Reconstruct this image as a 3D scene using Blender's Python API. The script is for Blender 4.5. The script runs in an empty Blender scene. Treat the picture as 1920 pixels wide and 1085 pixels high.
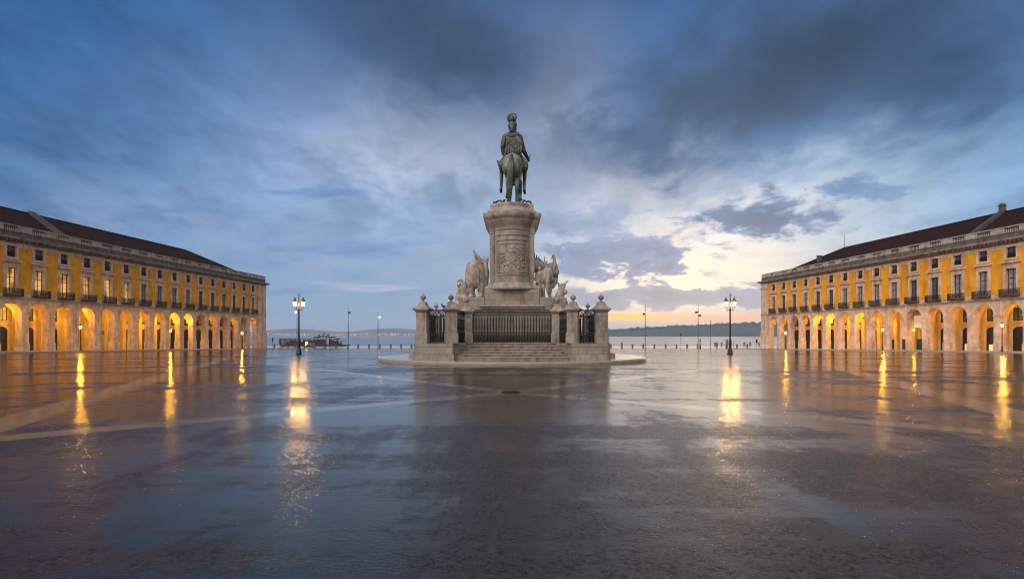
import bpy, bmesh, math, random
from mathutils import Vector, Matrix
random.seed(7)
R = math.radians
scene = bpy.context.scene
COL = scene.collection

def lin(r, g, b):
    f = lambda c: (c/255/12.92) if c/255 <= .04045 else ((c/255+.055)/1.055)**2.4
    return (f(r), f(g), f(b), 1.0)

# ------------------------------------------------------------------ camera
cd = bpy.data.cameras.new('camera'); cam = bpy.data.objects.new('camera', cd); COL.objects.link(cam)
cam.location = (0, 0, 1.09); cam.rotation_euler = (R(90), 0, 0)
cd.sensor_width = 36; cd.lens = 1040/1920*36; cd.shift_y = 85.5/1920
cd.clip_start = .1; cd.clip_end = 40000
scene.camera = cam
scene.view_settings.view_transform = 'Standard'; scene.view_settings.look = 'None'
scene.view_settings.gamma = 1; scene.view_settings.exposure = 0
try: scene.view_settings.use_curve_mapping = False
except Exception: pass
scene.render.engine = 'CYCLES'
cy = scene.cycles
cy.use_denoising = True; cy.max_bounces = 6; cy.diffuse_bounces = 3; cy.glossy_bounces = 4
cy.volume_bounces = 1; cy.transmission_bounces = 2; cy.sample_clamp_indirect = 6; cy.caustics_reflective = False
cy.use_adaptive_sampling = True; cy.adaptive_threshold = .005; cy.filter_width = 1.1

# ------------------------------------------------------------------ node helpers
class NT:
    def __init__(s, tree): s.t = tree; s.n = tree.nodes; s.l = tree.links
    def new(s, typ, **kw):
        n = s.n.new(typ)
        for k, v in kw.items(): setattr(n, k, v)
        return n
    def put(s, sock, v):
        if v is None: return
        if hasattr(v, 'is_output'): s.l.new(v, sock)
        else: sock.default_value = v
    def m(s, op, a, b=None, c=None, clamp=False):
        n = s.new('ShaderNodeMath', operation=op, use_clamp=clamp)
        for i, v in enumerate((a, b, c)): s.put(n.inputs[i], v)
        return n.outputs[0]
    def mix(s, f, a, b, mode='MIX'):
        n = s.new('ShaderNodeMix', data_type='RGBA', blend_type=mode, clamp_factor=True)
        s.put(n.inputs[0], f); s.put(n.inputs[6], a); s.put(n.inputs[7], b)
        return n.outputs[2]
    def mapr(s, v, a, b, c=0., d=1., smooth=True):
        n = s.new('ShaderNodeMapRange', interpolation_type='SMOOTHSTEP' if smooth else 'LINEAR')
        for i, x in enumerate((v, a, b, c, d)): s.put(n.inputs[i], x)
        return n.outputs[0]
    def noise(s, vec, scale, detail=4, rough=.55, dist=0., out=0):
        n = s.new('ShaderNodeTexNoise')
        s.put(n.inputs['Vector'], vec); s.put(n.inputs['Scale'], scale); s.put(n.inputs['Detail'], detail)
        s.put(n.inputs['Roughness'], rough); s.put(n.inputs['Distortion'], dist)
        return n.outputs[out]
    def xyz(s, v):
        n = s.new('ShaderNodeSeparateXYZ'); s.put(n.inputs[0], v); return n.outputs
    def comb(s, x, y, z):
        n = s.new('ShaderNodeCombineXYZ')
        for i, v in enumerate((x, y, z)): s.put(n.inputs[i], v)
        return n.outputs[0]
    def scale(s, v, xyz, rot=(0,0,0)):
        n = s.new('ShaderNodeMapping'); s.put(n.inputs[0], v); n.inputs['Scale'].default_value = xyz
        n.inputs['Rotation'].default_value = rot
        return n.outputs[0]
    def ramp(s, f, stops):
        n = s.new('ShaderNodeValToRGB'); s.put(n.inputs[0], f); e = n.color_ramp.elements
        while len(e) < len(stops): e.new(.5)
        for k, (p, c) in enumerate(stops): e[k].position = p; e[k].color = c
        return n.outputs[0]
    def bump(s, h, dist, strength=1., normal=None):
        n = s.new('ShaderNodeBump'); s.put(n.inputs['Height'], h); n.inputs['Distance'].default_value = dist
        s.put(n.inputs['Strength'], strength)
        if normal is not None: s.put(n.inputs['Normal'], normal)
        return n.outputs[0]

# ------------------------------------------------------------------ sky
SUN_AZ, SUN_EL = 18, 4
w = bpy.data.worlds.new('World'); scene.world = w; w.use_nodes = True
def build_sky():
    g = NT(w.node_tree); g.n.clear()
    tc = g.new('ShaderNodeTexCoord').outputs['Generated']
    x, y, z = g.xyz(tc)
    zc = g.m('MAXIMUM', z, 0.)
    az = g.m('MULTIPLY', g.m('ARCTAN2', x, y), 180/math.pi)
    el = g.m('MULTIPLY', g.m('ARCSINE', zc), 180/math.pi)
    # a cloud deck overhead, seen in perspective
    k = g.m('DIVIDE', 1., g.m('ADD', zc, .22))
    deck = g.comb(g.m('MULTIPLY', x, k), g.m('MULTIPLY', y, k), 0.)
    n1 = g.noise(g.scale(deck, (1., .6, 1.), (0, 0, R(-25))), 1.3, 8, .56, .25)
    n1b = g.noise(g.scale(deck, (1., .75, 1.), (0, 0, R(25))), 4.2, 8, .60, .35)
    n1c = g.noise(g.scale(deck, (1., .45, 1.), (0, 0, R(-50))), 2.4, 7, .58, .2)
    low = g.comb(g.m('MULTIPLY', az, .12), g.m('MULTIPLY', el, .26), 0.)
    n2 = g.noise(low, 1.9, 10, .63, .25)
    n3 = g.noise(g.comb(g.m('MULTIPLY', az, .05), g.m('MULTIPLY', g.m('SUBTRACT', el, g.m('MULTIPLY', az, .06)), .34), 3.), 1.6, 8, .58, .3)
    wob = g.m('MULTIPLY', g.m('SUBTRACT', n1, .5), 16.)
    wob2 = g.m('MULTIPLY', g.m('SUBTRACT', n1b, .5), 13.)
    azw = g.m('ADD', az, wob); elw = g.m('ADD', el, wob2)
    def lobe(a0, e0, sa, se, A=None, E=None, tilt=0.):
        A = A or azw; E = E or elw
        da = g.m('SUBTRACT', A, a0)
        de = g.m('SUBTRACT', g.m('SUBTRACT', E, e0), g.m('MULTIPLY', da, tilt))
        q = g.m('ADD', g.m('POWER', g.m('ABSOLUTE', g.m('DIVIDE', da, sa)), 2.), g.m('POWER', g.m('ABSOLUTE', g.m('DIVIDE', de, se)), 2.))
        return g.m('EXPONENT', g.m('MULTIPLY', q, -1.))
    col = g.ramp(g.m('DIVIDE', el, 90.), [(0, lin(146,174,204)), (.05, lin(122,160,202)), (.12, lin(98,142,192)), (.22, lin(78,124,178)), (.34, lin(56,98,150)), (.5, lin(40,68,108)), (1, lin(30,50,84))])
    def put(f, c): 
        nonlocal col
        col = g.mix(f, col, c)
    mul = lambda *a: a[0] if len(a) == 1 else g.m('MULTIPLY', a[0], mul(*a[1:]))
    soft = g.mapr(n1b, .3, .68)            # broken cloud texture
    softc = g.mapr(n1c, .32, .66)
    # deeper blue to the far left, blue to the far right
    put(mul(g.mapr(az, -20., -44.), g.mapr(el, 3., 16., .3, .9)), lin(38,88,146))
    put(mul(g.mapr(az, 28., 44.), g.mapr(el, 6., 16., 0., .8)), lin(82,138,194))
    # veils on the left
    put(mul(lobe(-30, 11, 18, 8), softc, .55), lin(118,160,206))
    put(mul(lobe(-22, 20, 14, 6), softc, .45), lin(100,142,196))
    put(mul(g.mapr(n3, .50, .66), g.mapr(az, 0., -20.), g.mapr(el, 3., 9., 0., .40)), lin(66,108,160))
    put(mul(lobe(-22, 7, 22, 5), g.mapr(n2, .36, .62), .55), lin(158,174,202))
    put(mul(lobe(-24, 6, 24, 6), g.mapr(n3, .48, .30), .5), lin(92,126,170))
    # lavender thin cloud round the middle
    put(mul(lobe(-9, 17.5, 14, 6.5), g.m('ADD', mul(soft, .4), .58)), lin(186,197,222))
    put(mul(lobe(-6, 9, 22, 6), .65), lin(150,174,204))
    put(mul(lobe(4.5, 22.5, 6, 6.5), g.m('ADD', mul(soft, .55), .4)), lin(176,186,212))
    put(mul(lobe(8.5, 14.6, 6, 3), g.m('ADD', mul(soft, .5), .5)), lin(216,220,236))
    # after-glow low on the right
    put(mul(lobe(32, 12.5, 15, 5, tilt=.03), .75), lin(160,198,228))
    put(mul(lobe(19, 9.8, 12, 4.7, E=elw), .92), (.92, .92, .93, 1))
    put(mul(lobe(16, 5.4, 13, 4.0, A=az, E=el), .97), (1.15, 1.0, .78, 1))
    # dark stratus overhead
    dkm = g.m('ADD', mul(g.mapr(n1b, .26, .62), .32), mul(g.mapr(n1, .32, .60), .68))
    dkm = g.m('ADD', mul(dkm, .62), .38)
    top = g.m('MAXIMUM', lobe(-8, 29, 17, 7, tilt=-.22), g.m('MAXIMUM', lobe(26, 22.5, 20, 6.8, tilt=.22), lobe(13, 18.6, 12, 4.4, tilt=.10)))
    top = g.m('MAXIMUM', top, g.mapr(el, 30., 40.))
    put(g.m('MULTIPLY', mul(top, 1.35), dkm, clamp=True), g.mix(g.mapr(el, 13., 28.), lin(82,112,152), lin(62,86,122)))
    put(mul(lobe(30, 24, 9, 3.6, tilt=.2), g.mapr(n1, .35, .55), .85), lin(42,66,98))
    put(mul(lobe(39, 20, 8, 5, tilt=.2), g.mapr(n1, .3, .55), .8), lin(40,66,100))
    put(mul(lobe(-5, 27, 8, 4), g.mapr(n1, .3, .55), .6), lin(60,80,110))
    n1d = g.noise(g.scale(deck, (1., .7, 1.), (0, 0, R(10))), 10., 6, .6, .4)
    mot = g.m('ADD', .70, g.m('ADD', g.m('ADD', mul(g.mapr(n1b, .3, .7), .24), mul(g.mapr(n1d, .3, .7), .12)), mul(g.mapr(n1c, .3, .7), .24)))
    mn = g.comb(mot, mot, mot)
    col = g.mix(g.mapr(el, 5., 14.), col, g.mix(1., col, mn, 'MULTIPLY'))
    # ragged low clouds in front of the glow
    def cloud(a0, e0, sa, se, c, cut=.5, soft_=.19, s=1., tilt=0., nn=None, gain=.5):
        L = lobe(a0, e0, sa, se, A=az, E=el, tilt=tilt)
        d = g.m('ADD', g.m('MULTIPLY', g.m('SUBTRACT', nn or n2, .5), 1.7), g.m('MULTIPLY', L, gain))
        rim = g.m('MULTIPLY', g.mapr(d, cut-.5, cut-.5+soft_), g.mapr(L, .03, .35))
        cc = g.mix(g.mapr(n1c, .3, .7), tuple(min(1, v*1.25) for v in c[:3])+(1,), tuple(v*.82 for v in c[:3])+(1,))
        put(mul(rim, s), g.mix(g.mapr(d, cut-.42, cut-.05), tuple(min(1, v*1.35) for v in c[:3])+(1,), cc))
    cloud(25, 10.9, 9.5, 2.5, lin(100,126,162), cut=.66, soft_=.30, tilt=.10, s=.95)
    cloud(32, 12.2, 9, 1.1, lin(110,140,178), cut=.76, s=.85)
    cloud(10.5, 7.6, 7.5, 2.0, lin(118,138,172), cut=.62, soft_=.14, s=.95, tilt=-.10)
    cloud(6.5, 11.4, 7, 2.4, lin(136,156,190), cut=.66, soft_=.24, s=.8)
    cloud(17, 3.7, 15, 1.15, lin(132,150,174), cut=.62, soft_=.14, s=.95)
    cloud(31, 5.2, 6, .5, lin(150,158,176), cut=.78, s=.7)
    cloud(-18, 8.4, 18, 1.4, lin(104,140,188), cut=.78, soft_=.25, s=.6, nn=n3)
    cloud(-22, 13.5, 20, 2.2, lin(80,124,178), cut=.80, soft_=.3, s=.6, nn=n3)
    cloud(-12, 4.6, 12, .7, lin(176,178,204), cut=.78, soft_=.25, s=.5, nn=n3)
    # (slit)
    # sunset slit just above the horizon
    put(mul(lobe(11, 1.85, 7, .42, A=az, E=el), g.mapr(n2, .28, .48, .6, 1.)), (1.25, .70, .12, 1))
    put(mul(lobe(21, 1.6, 7, .40, A=az, E=el), g.mapr(n2, .36, .56, .3, .9)), (1.08, .50, .30, 1))
    put(mul(lobe(18, .6, 16, .7, A=az, E=el), .6), lin(232,212,198))
    # fill light: unseen sky behind and beside the viewer, brightened for facades and monument
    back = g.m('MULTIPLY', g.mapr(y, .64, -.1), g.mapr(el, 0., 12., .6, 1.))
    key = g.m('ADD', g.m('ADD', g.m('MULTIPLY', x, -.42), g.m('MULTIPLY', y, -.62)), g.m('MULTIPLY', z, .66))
    kf = g.m('ADD', .34, g.m('MULTIPLY', g.m('POWER', g.m('MAXIMUM', key, 0.), 3.), 2.9))  # added key lobe, high at back left, to model the stonework
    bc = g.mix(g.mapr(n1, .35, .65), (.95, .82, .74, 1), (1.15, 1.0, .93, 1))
    bc = g.mix(g.mapr(el, 16., 2.), bc, (1.22, .84, .56, 1))          # amber added low in this unseen sky to warm upright walls
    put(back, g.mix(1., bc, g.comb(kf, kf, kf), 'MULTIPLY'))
    nish = g.new('ShaderNodeTexSky', sky_type='NISHITA', sun_disc=False)
    nish.sun_elevation = R(SUN_EL); nish.sun_rotation = R(SUN_AZ)
    add = g.new('ShaderNodeMix', data_type='RGBA', blend_type='ADD'); add.inputs[0].default_value = .006
    g.l.new(col, add.inputs[6]); g.l.new(nish.outputs[0], add.inputs[7])
    bg = g.new('ShaderNodeBackground'); g.l.new(add.outputs[2], bg.inputs[0]); bg.inputs[1].default_value = 1.
    out = g.new('ShaderNodeOutputWorld'); g.l.new(bg.outputs[0], out.inputs[0])
build_sky()

sd = bpy.data.lights.new('sun', 'SUN'); sd.energy = .05; sd.angle = R(25); sd.color = (1., .82, .6)
sun = bpy.data.objects.new('sun', sd); COL.objects.link(sun)
sv = Vector((math.sin(R(SUN_AZ))*math.cos(R(SUN_EL)), math.cos(R(SUN_AZ))*math.cos(R(SUN_EL)), math.sin(R(SUN_EL))))
sun.rotation_euler = (-sv).to_track_quat('-Z', 'Y').to_euler()

# ------------------------------------------------------------------ materials
MATS = {}
def mat(name, color, rough=.7, metal=0., var=.0, vscale=2., dirt=None, dirtamt=0., dscale=.6, bump=0., bscale=20., spec=.5, vdir=(1,1,1), joints=None):
    if name in MATS: return MATS[name]
    m = bpy.data.materials.new(name); m.use_nodes = True; g = NT(m.node_tree)
    b = g.n['Principled BSDF']; co = g.new('ShaderNodeTexCoord').outputs['Object']
    geo = g.new('ShaderNodeNewGeometry').outputs['Position']
    c = color if len(color) == 4 else (*color, 1)
    cur = c
    if var:
        n = g.noise(g.scale(geo, vdir), vscale, 6, .62)
        cur = g.mix(g.mapr(n, .28, .72), tuple(v*(1-var) for v in c[:3])+(1,), tuple(min(1, v*(1+var)) for v in c[:3])+(1,))
    if dirt:
        n = g.noise(g.scale(geo, (1.6, 1.6, .28)), dscale, 7, .68)
        cur = g.mix(g.mapr(n, .47, .74, 0., dirtamt), cur, (*dirt, 1))
    hgt = None
    if joints:
        br = g.new('ShaderNodeTexBrick'); px, py, pz = g.xyz(geo)
        g.put(br.inputs['Vector'], g.comb(g.m('ADD', px, g.m('MULTIPLY', py, .93)), pz, 0.))
        br.inputs['Scale'].default_value = 1.; br.inputs['Mortar Size'].default_value = .012
        br.inputs['Brick Width'].default_value = joints[0]; br.inputs['Row Height'].default_value = joints[1]
        br.inputs['Color1'].default_value = (1,1,1,1); br.inputs['Color2'].default_value = (.86,.85,.84,1); br.inputs['Mortar'].default_value = (.42,.4,.38,1)
        cur = g.mix(1., cur, br.outputs[0], 'MULTIPLY')
    g.put(b.inputs['Base Color'], cur)
    b.inputs['Roughness'].default_value = rough; b.inputs['Metallic'].default_value = metal
    b.inputs['Specular IOR Level'].default_value = spec
    if bump: g.put(b.inputs['Normal'], g.bump(g.noise(geo, bscale, 6, .65), bump))
    MATS[name] = m; return m

def emit(name, color, strength, base=(.02,.02,.02)):
    m = bpy.data.materials.new(name); m.use_nodes = True; b = m.node_tree.nodes['Principled BSDF']
    b.inputs['Base Color'].default_value = (*base, 1); b.inputs['Emission Color'].default_value = (*color, 1)
    b.inputs['Emission Strength'].default_value = strength; b.inputs['Roughness'].default_value = .3
    MATS[name] = m; return m

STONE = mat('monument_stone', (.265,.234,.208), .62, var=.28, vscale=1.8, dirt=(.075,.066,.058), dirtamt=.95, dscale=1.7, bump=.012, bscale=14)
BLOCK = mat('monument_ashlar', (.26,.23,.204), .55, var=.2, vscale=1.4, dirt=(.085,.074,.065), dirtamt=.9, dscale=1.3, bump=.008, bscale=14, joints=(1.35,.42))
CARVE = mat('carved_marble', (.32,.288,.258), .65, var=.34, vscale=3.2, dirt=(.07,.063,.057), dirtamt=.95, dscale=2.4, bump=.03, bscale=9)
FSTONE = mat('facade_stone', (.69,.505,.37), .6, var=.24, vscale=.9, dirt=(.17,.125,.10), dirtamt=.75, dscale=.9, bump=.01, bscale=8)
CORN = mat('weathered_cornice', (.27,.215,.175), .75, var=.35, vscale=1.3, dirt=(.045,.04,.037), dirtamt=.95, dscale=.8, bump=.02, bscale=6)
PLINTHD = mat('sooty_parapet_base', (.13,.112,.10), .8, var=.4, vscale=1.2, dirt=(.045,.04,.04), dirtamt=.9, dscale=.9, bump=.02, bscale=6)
PARA = mat('parapet_stone', (.43,.38,.335), .75, var=.25, vscale=1.3, dirt=(.10,.09,.085), dirtamt=.8, dscale=.9)
YELLOW = mat('yellow_render', (.83,.375,.004), .75, var=.16, vscale=.6, dirt=(.36,.145,.006), dirtamt=.65, dscale=.5, bump=.006, bscale=5)
PLASTER = mat('arcade_plaster', (.68,.50,.18), .8, var=.14, vscale=.6, bump=.006, bscale=5)
IRON = mat('black_iron', (.010,.011,.011), .5, metal=.2, var=.3, vscale=6)
DARKW = mat('dark_green_door', (.012,.016,.012), .45, var=.3, vscale=2)
WFRAME = mat('window_frame_paint', (.028,.028,.026), .5)
GLAZE = mat('window_glass', (.075,.085,.095), .07, spec=.7)
CURTAIN = mat('curtained_glass', (.30,.29,.27), .16, var=.25, vscale=1.5, spec=.6)
BRONZE = mat('green_bronze', (.050,.064,.056), .45, metal=.3, var=.6, vscale=2.2, dirt=(.02,.022,.02), dirtamt=.9, dscale=1.6, bump=.03, bscale=7)
BRONZE2 = mat('pale_bronze', (.14,.195,.165), .45, metal=.25, var=.5, vscale=2.5, dirt=(.035,.035,.028), dirtamt=.85, dscale=1.5, bump=.02, bscale=7)
BOLL = mat('bollard_stone', (.13,.115,.10), .7, var=.3, vscale=4)
STEEL = mat('grey_steel', (.12,.13,.14), .4, metal=.5)
DARKM = mat('dark_metal', (.02,.021,.023), .45, metal=.4)
LIT = emit('lit_window', (1., .52, .10), .6, (.2,.15,.06))
def _lit_var():
    g = NT(LIT.node_tree); p = g.new('ShaderNodeNewGeometry').outputs['Position']
    g.put(g.n['Principled BSDF'].inputs['Emission Strength'], g.mapr(g.noise(g.scale(p, (.9,.9,.5)), 1., 3, .5), .36, .64, .12, .85))
_lit_var()
LITW = emit('lit_shop_window', (1., .80, .30), .9, (.2,.2,.1))
LITW2 = emit('lit_fanlight', (1., .66, .12), .8, (.2,.2,.1))
LAMPG = emit('lantern_glass', (1., .52, .12), 95.)
LAMPS = emit('post_lantern_glass', (1., .50, .06), 330.)
LAMPA = emit('arcade_lantern_glass', (1., .50, .03), 800.)
def pane_glass(name, color, k):
    m = bpy.data.materials.new(name); m.use_nodes = True; g = NT(m.node_tree); g.n.clear()
    t = g.new('ShaderNodeBsdfTransparent'); t.inputs[0].default_value = (1,.93,.8,1); e = g.new('ShaderNodeEmission'); e.inputs[0].default_value = (*color,1); e.inputs[1].default_value = k
    a = g.new('ShaderNodeAddShader'); g.l.new(t.outputs[0], a.inputs[0]); g.l.new(e.outputs[0], a.inputs[1]); o = g.new('ShaderNodeOutputMaterial'); g.l.new(a.outputs[0], o.inputs[0]); return m
GLOWP = pane_glass('lantern_pane', (1.,.60,.14), 1.1)
BULB = emit('lamp_bulb', (1., .52, .12), 210.)
BULBS = emit('post_lamp_bulb', (1., .50, .06), 700.)
LAMPW = emit('white_lamp', (1., .78, .42), 22.)
REDL = emit('tail_light', (1., .03, .03), 3.)
SIGNW = mat('white_banner', (.72,.62,.54), .7)

def roof_mat():
    m = bpy.data.materials.new('roof_tiles'); m.use_nodes = True; g = NT(m.node_tree); b = g.n['Principled BSDF']
    co = g.new('ShaderNodeTexCoord').outputs['Object']; geo = g.new('ShaderNodeNewGeometry').outputs['Position']
    n = g.noise(geo, 1.1, 6, .7); n2 = g.noise(geo, 7., 3, .6)
    c = g.mix(g.mapr(n, .3, .7), (.016,.0055,.005,1), (.034,.011,.008,1)); c = g.mix(g.mapr(n2, .4, .75, 0., .5), c, (.015,.008,.007,1))
    g.put(b.inputs['Base Color'], c); b.inputs['Roughness'].default_value = .8
    x, y, z = g.xyz(co)
    wv = g.m('SINE', g.m('MULTIPLY', x, 2*math.pi/.32))
    st = g.m('FRACT', g.m('MULTIPLY', z, 1/.22))
    g.put(b.inputs['Normal'], g.bump(g.m('ADD', wv, g.m('MULTIPLY', st, .6)), .05))
    b.inputs['Specular IOR Level'].default_value = .12; MATS['roof'] = m; return m
ROOF = roof_mat()

def paving_mat(name, base, tint, seed, rough0=.115, rough1=.27, grain=.0050, bands=None):
    m = bpy.data.materials.new(name); m.use_nodes = True; g = NT(m.node_tree); b = g.n['Principled BSDF']
    p = g.new('ShaderNodeNewGeometry').outputs['Position']
    coarse = g.noise(p, 34., 5, .70); mid = g.noise(p, 5., 6, .65); grit = g.noise(p, 120., 2, .6)
    track = g.noise(g.scale(p, (.62, .13, 1.), (0, 0, R(seed))), 1., 8, .66, .5)
    big = g.noise(g.scale(p, (.05, .22, 1.)), 1., 7, .64, .3)
    # rain film: where it pools the paving is a mirror, elsewhere the grain breaks it up
    seam = g.noise(g.scale(p, (.09, .80, 1.)), 1., 5, .6, .3)
    wetv = g.m('ADD', g.m('ADD', g.m('MULTIPLY', track, .52), g.m('MULTIPLY', big, .48)), g.m('ADD', g.m('MULTIPLY', g.m('SUBTRACT', mid, .5), .18), g.m('MULTIPLY', g.m('SUBTRACT', seam, .5), .34)))
    # the middle of the square lies a little hollow and holds more water than the ground near the camera
    wetv = g.m('ADD', wetv, g.mapr(g.xyz(p)[1], 3., 13., -.018, .035))
    wet = g.mapr(wetv, .43, .56)
    c = g.mix(g.mapr(coarse, .3, .7), tint, base)
    c = g.mix(g.mapr(mid, .35, .72, 0., .6), c, tuple(v*.5 for v in base[:3])+(1,))
    c = g.mix(g.m('MULTIPLY', g.mapr(grit, .54, .68), .6), c, tuple(v*4. for v in base[:3])+(1,))
    gl = g.mapr(wet, 0., 1., 1., .30)
    smooth = None
    if bands:
        x, y, z = g.xyz(p); mask = None; joint = None
        for (x0, y0), (x1, y1), wd in bands:
            L = math.hypot(x1-x0, y1-y0); nx, ny = -(y1-y0)/L, (x1-x0)/L
            d = g.m('ABSOLUTE', g.m('SUBTRACT', g.m('ADD', g.m('MULTIPLY', x, nx), g.m('MULTIPLY', y, ny)), nx*x0+ny*y0))
            al = g.m('ADD', g.m('MULTIPLY', x, (x1-x0)/L), g.m('MULTIPLY', y, (y1-y0)/L)); a0 = (x0*(x1-x0)+y0*(y1-y0))/L
            inside = g.m('MULTIPLY', g.m('GREATER_THAN', al, a0), g.m('LESS_THAN', al, a0+L))
            k = g.m('MULTIPLY', g.m('LESS_THAN', d, wd/2), inside)
            j = g.m('MULTIPLY', g.m('LESS_THAN', g.m('ABSOLUTE', g.m('SUBTRACT', d, wd/2)), .012), inside)
            cr = g.m('MULTIPLY', g.m('LESS_THAN', g.m('FRACT', g.m('MULTIPLY', al, 1/1.4)), .012), k)
            j = g.m('MAXIMUM', j, cr)
            mask = k if mask is None else g.m('MAXIMUM', mask, k); joint = j if joint is None else g.m('MAXIMUM', joint, j)
        bc = g.mix(g.mapr(mid, .3, .7), (.15,.13,.112,1), (.095,.083,.073,1))
        c = g.mix(mask, c, bc)
        # centre strip: slightly paler aggregate between two joints
        st = g.m('LESS_THAN', g.m('ABSOLUTE', x), .44); c = g.mix(g.m('MULTIPLY', st, .16), c, (.050,.045,.043,1))
        sj = g.m('LESS_THAN', g.m('ABSOLUTE', g.m('SUBTRACT', g.m('ABSOLUTE', x), .44)), .008)
        gx = g.m('LESS_THAN', g.m('ABSOLUTE', g.m('SUBTRACT', g.m('FRACT', g.m('MULTIPLY', y, 1/6.2)), .5)), .0016)
        joint = g.m('MAXIMUM', joint, g.m('MAXIMUM', sj, g.m('MULTIPLY', gx, .7)))
        c = g.mix(g.m('MULTIPLY', joint, .7), c, (.006,.006,.006,1)); gl = g.m('MAXIMUM', gl, g.m('MULTIPLY', joint, .6))
        gl = g.m('MULTIPLY', gl, g.m('SUBTRACT', 1., g.m('MULTIPLY', mask, .75)))
        wet = g.m('MAXIMUM', wet, g.m('MULTIPLY', mask, .75))
    g.put(b.inputs['Base Color'], c)
    rough = g.m('ADD', g.mapr(wet, 0., 1., rough1, rough0), g.m('MULTIPLY', g.m('SUBTRACT', coarse, .5), .18))
    g.put(b.inputs['Roughness'], g.m('MAXIMUM', rough, .04))
    b.inputs['IOR'].default_value = 1.35
    pit = g.mapr(coarse, .38, .56, .06, .58)                      # pits between the pebbles hold no highlight
    g.put(b.inputs['Specular IOR Level'], g.m('ADD', g.m('MULTIPLY', pit, gl), g.m('MULTIPLY', .55, g.m('SUBTRACT', 1., gl))))
    gh = g.m('ADD', coarse, g.m('MULTIPLY', grit, .22))
    nb = g.bump(gh, grain, gl)
    sw = g.noise(g.scale(p, (.5, 1.5, 1.), (0, 0, R(seed*.4))), 1.1, 3, .5)
    g.put(b.inputs['Normal'], g.bump(sw, .007, 1., nb))
    MATS[name] = m; return m
BANDS = [((-16.5,-4.5),(0,12.66),.52), ((16.5,-3.2),(0,12.66),.52), ((0,12.66),(24,46),.5), ((0,12.66),(-24,46),.5),
         ((-3.2,-1.2),(-40,84.),.66), ((3.6,-1.2),(43,90.),.66), ((-60,100),(60,100),.9), ((-60,64),(60,64),.7)]
PAVE = paving_mat('wet_paving', (.0175,.0168,.0182,1), (.006,.006,.0068,1), 8, bands=BANDS)
WALK = paving_mat('wet_sidewalk', (.42,.35,.29,1), (.32,.27,.23,1), 12, .16, .42, .004)
SLAB = paving_mat('wet_platform', (.27,.23,.20,1), (.21,.18,.155,1), 61, .06, .2, .002)

def water_mat():
    m = bpy.data.materials.new('river_water'); m.use_nodes = True; g = NT(m.node_tree); b = g.n['Principled BSDF']
    p = g.new('ShaderNodeNewGeometry').outputs['Position']
    b.inputs['Base Color'].default_value = (.06,.085,.11,1); b.inputs['Roughness'].default_value = .22; b.inputs['IOR'].default_value = 1.33
    g.put(b.inputs['Normal'], g.bump(g.noise(g.scale(p, (.012,.03,1)), 1., 4, .5), .12, .5))
    return m
WATER = water_mat()
HILL1 = mat('wooded_hill', (.035,.05,.035), .9, var=.5, vscale=.03)
HILL2 = mat('far_hill', (.05,.06,.065), .9, var=.3, vscale=.003)
TOWN = mat('far_town_walls', (.38,.34,.30), .8, var=.5, vscale=.02)
TOWNL = emit('far_town_lights', (1., .62, .30), 5.)

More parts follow.
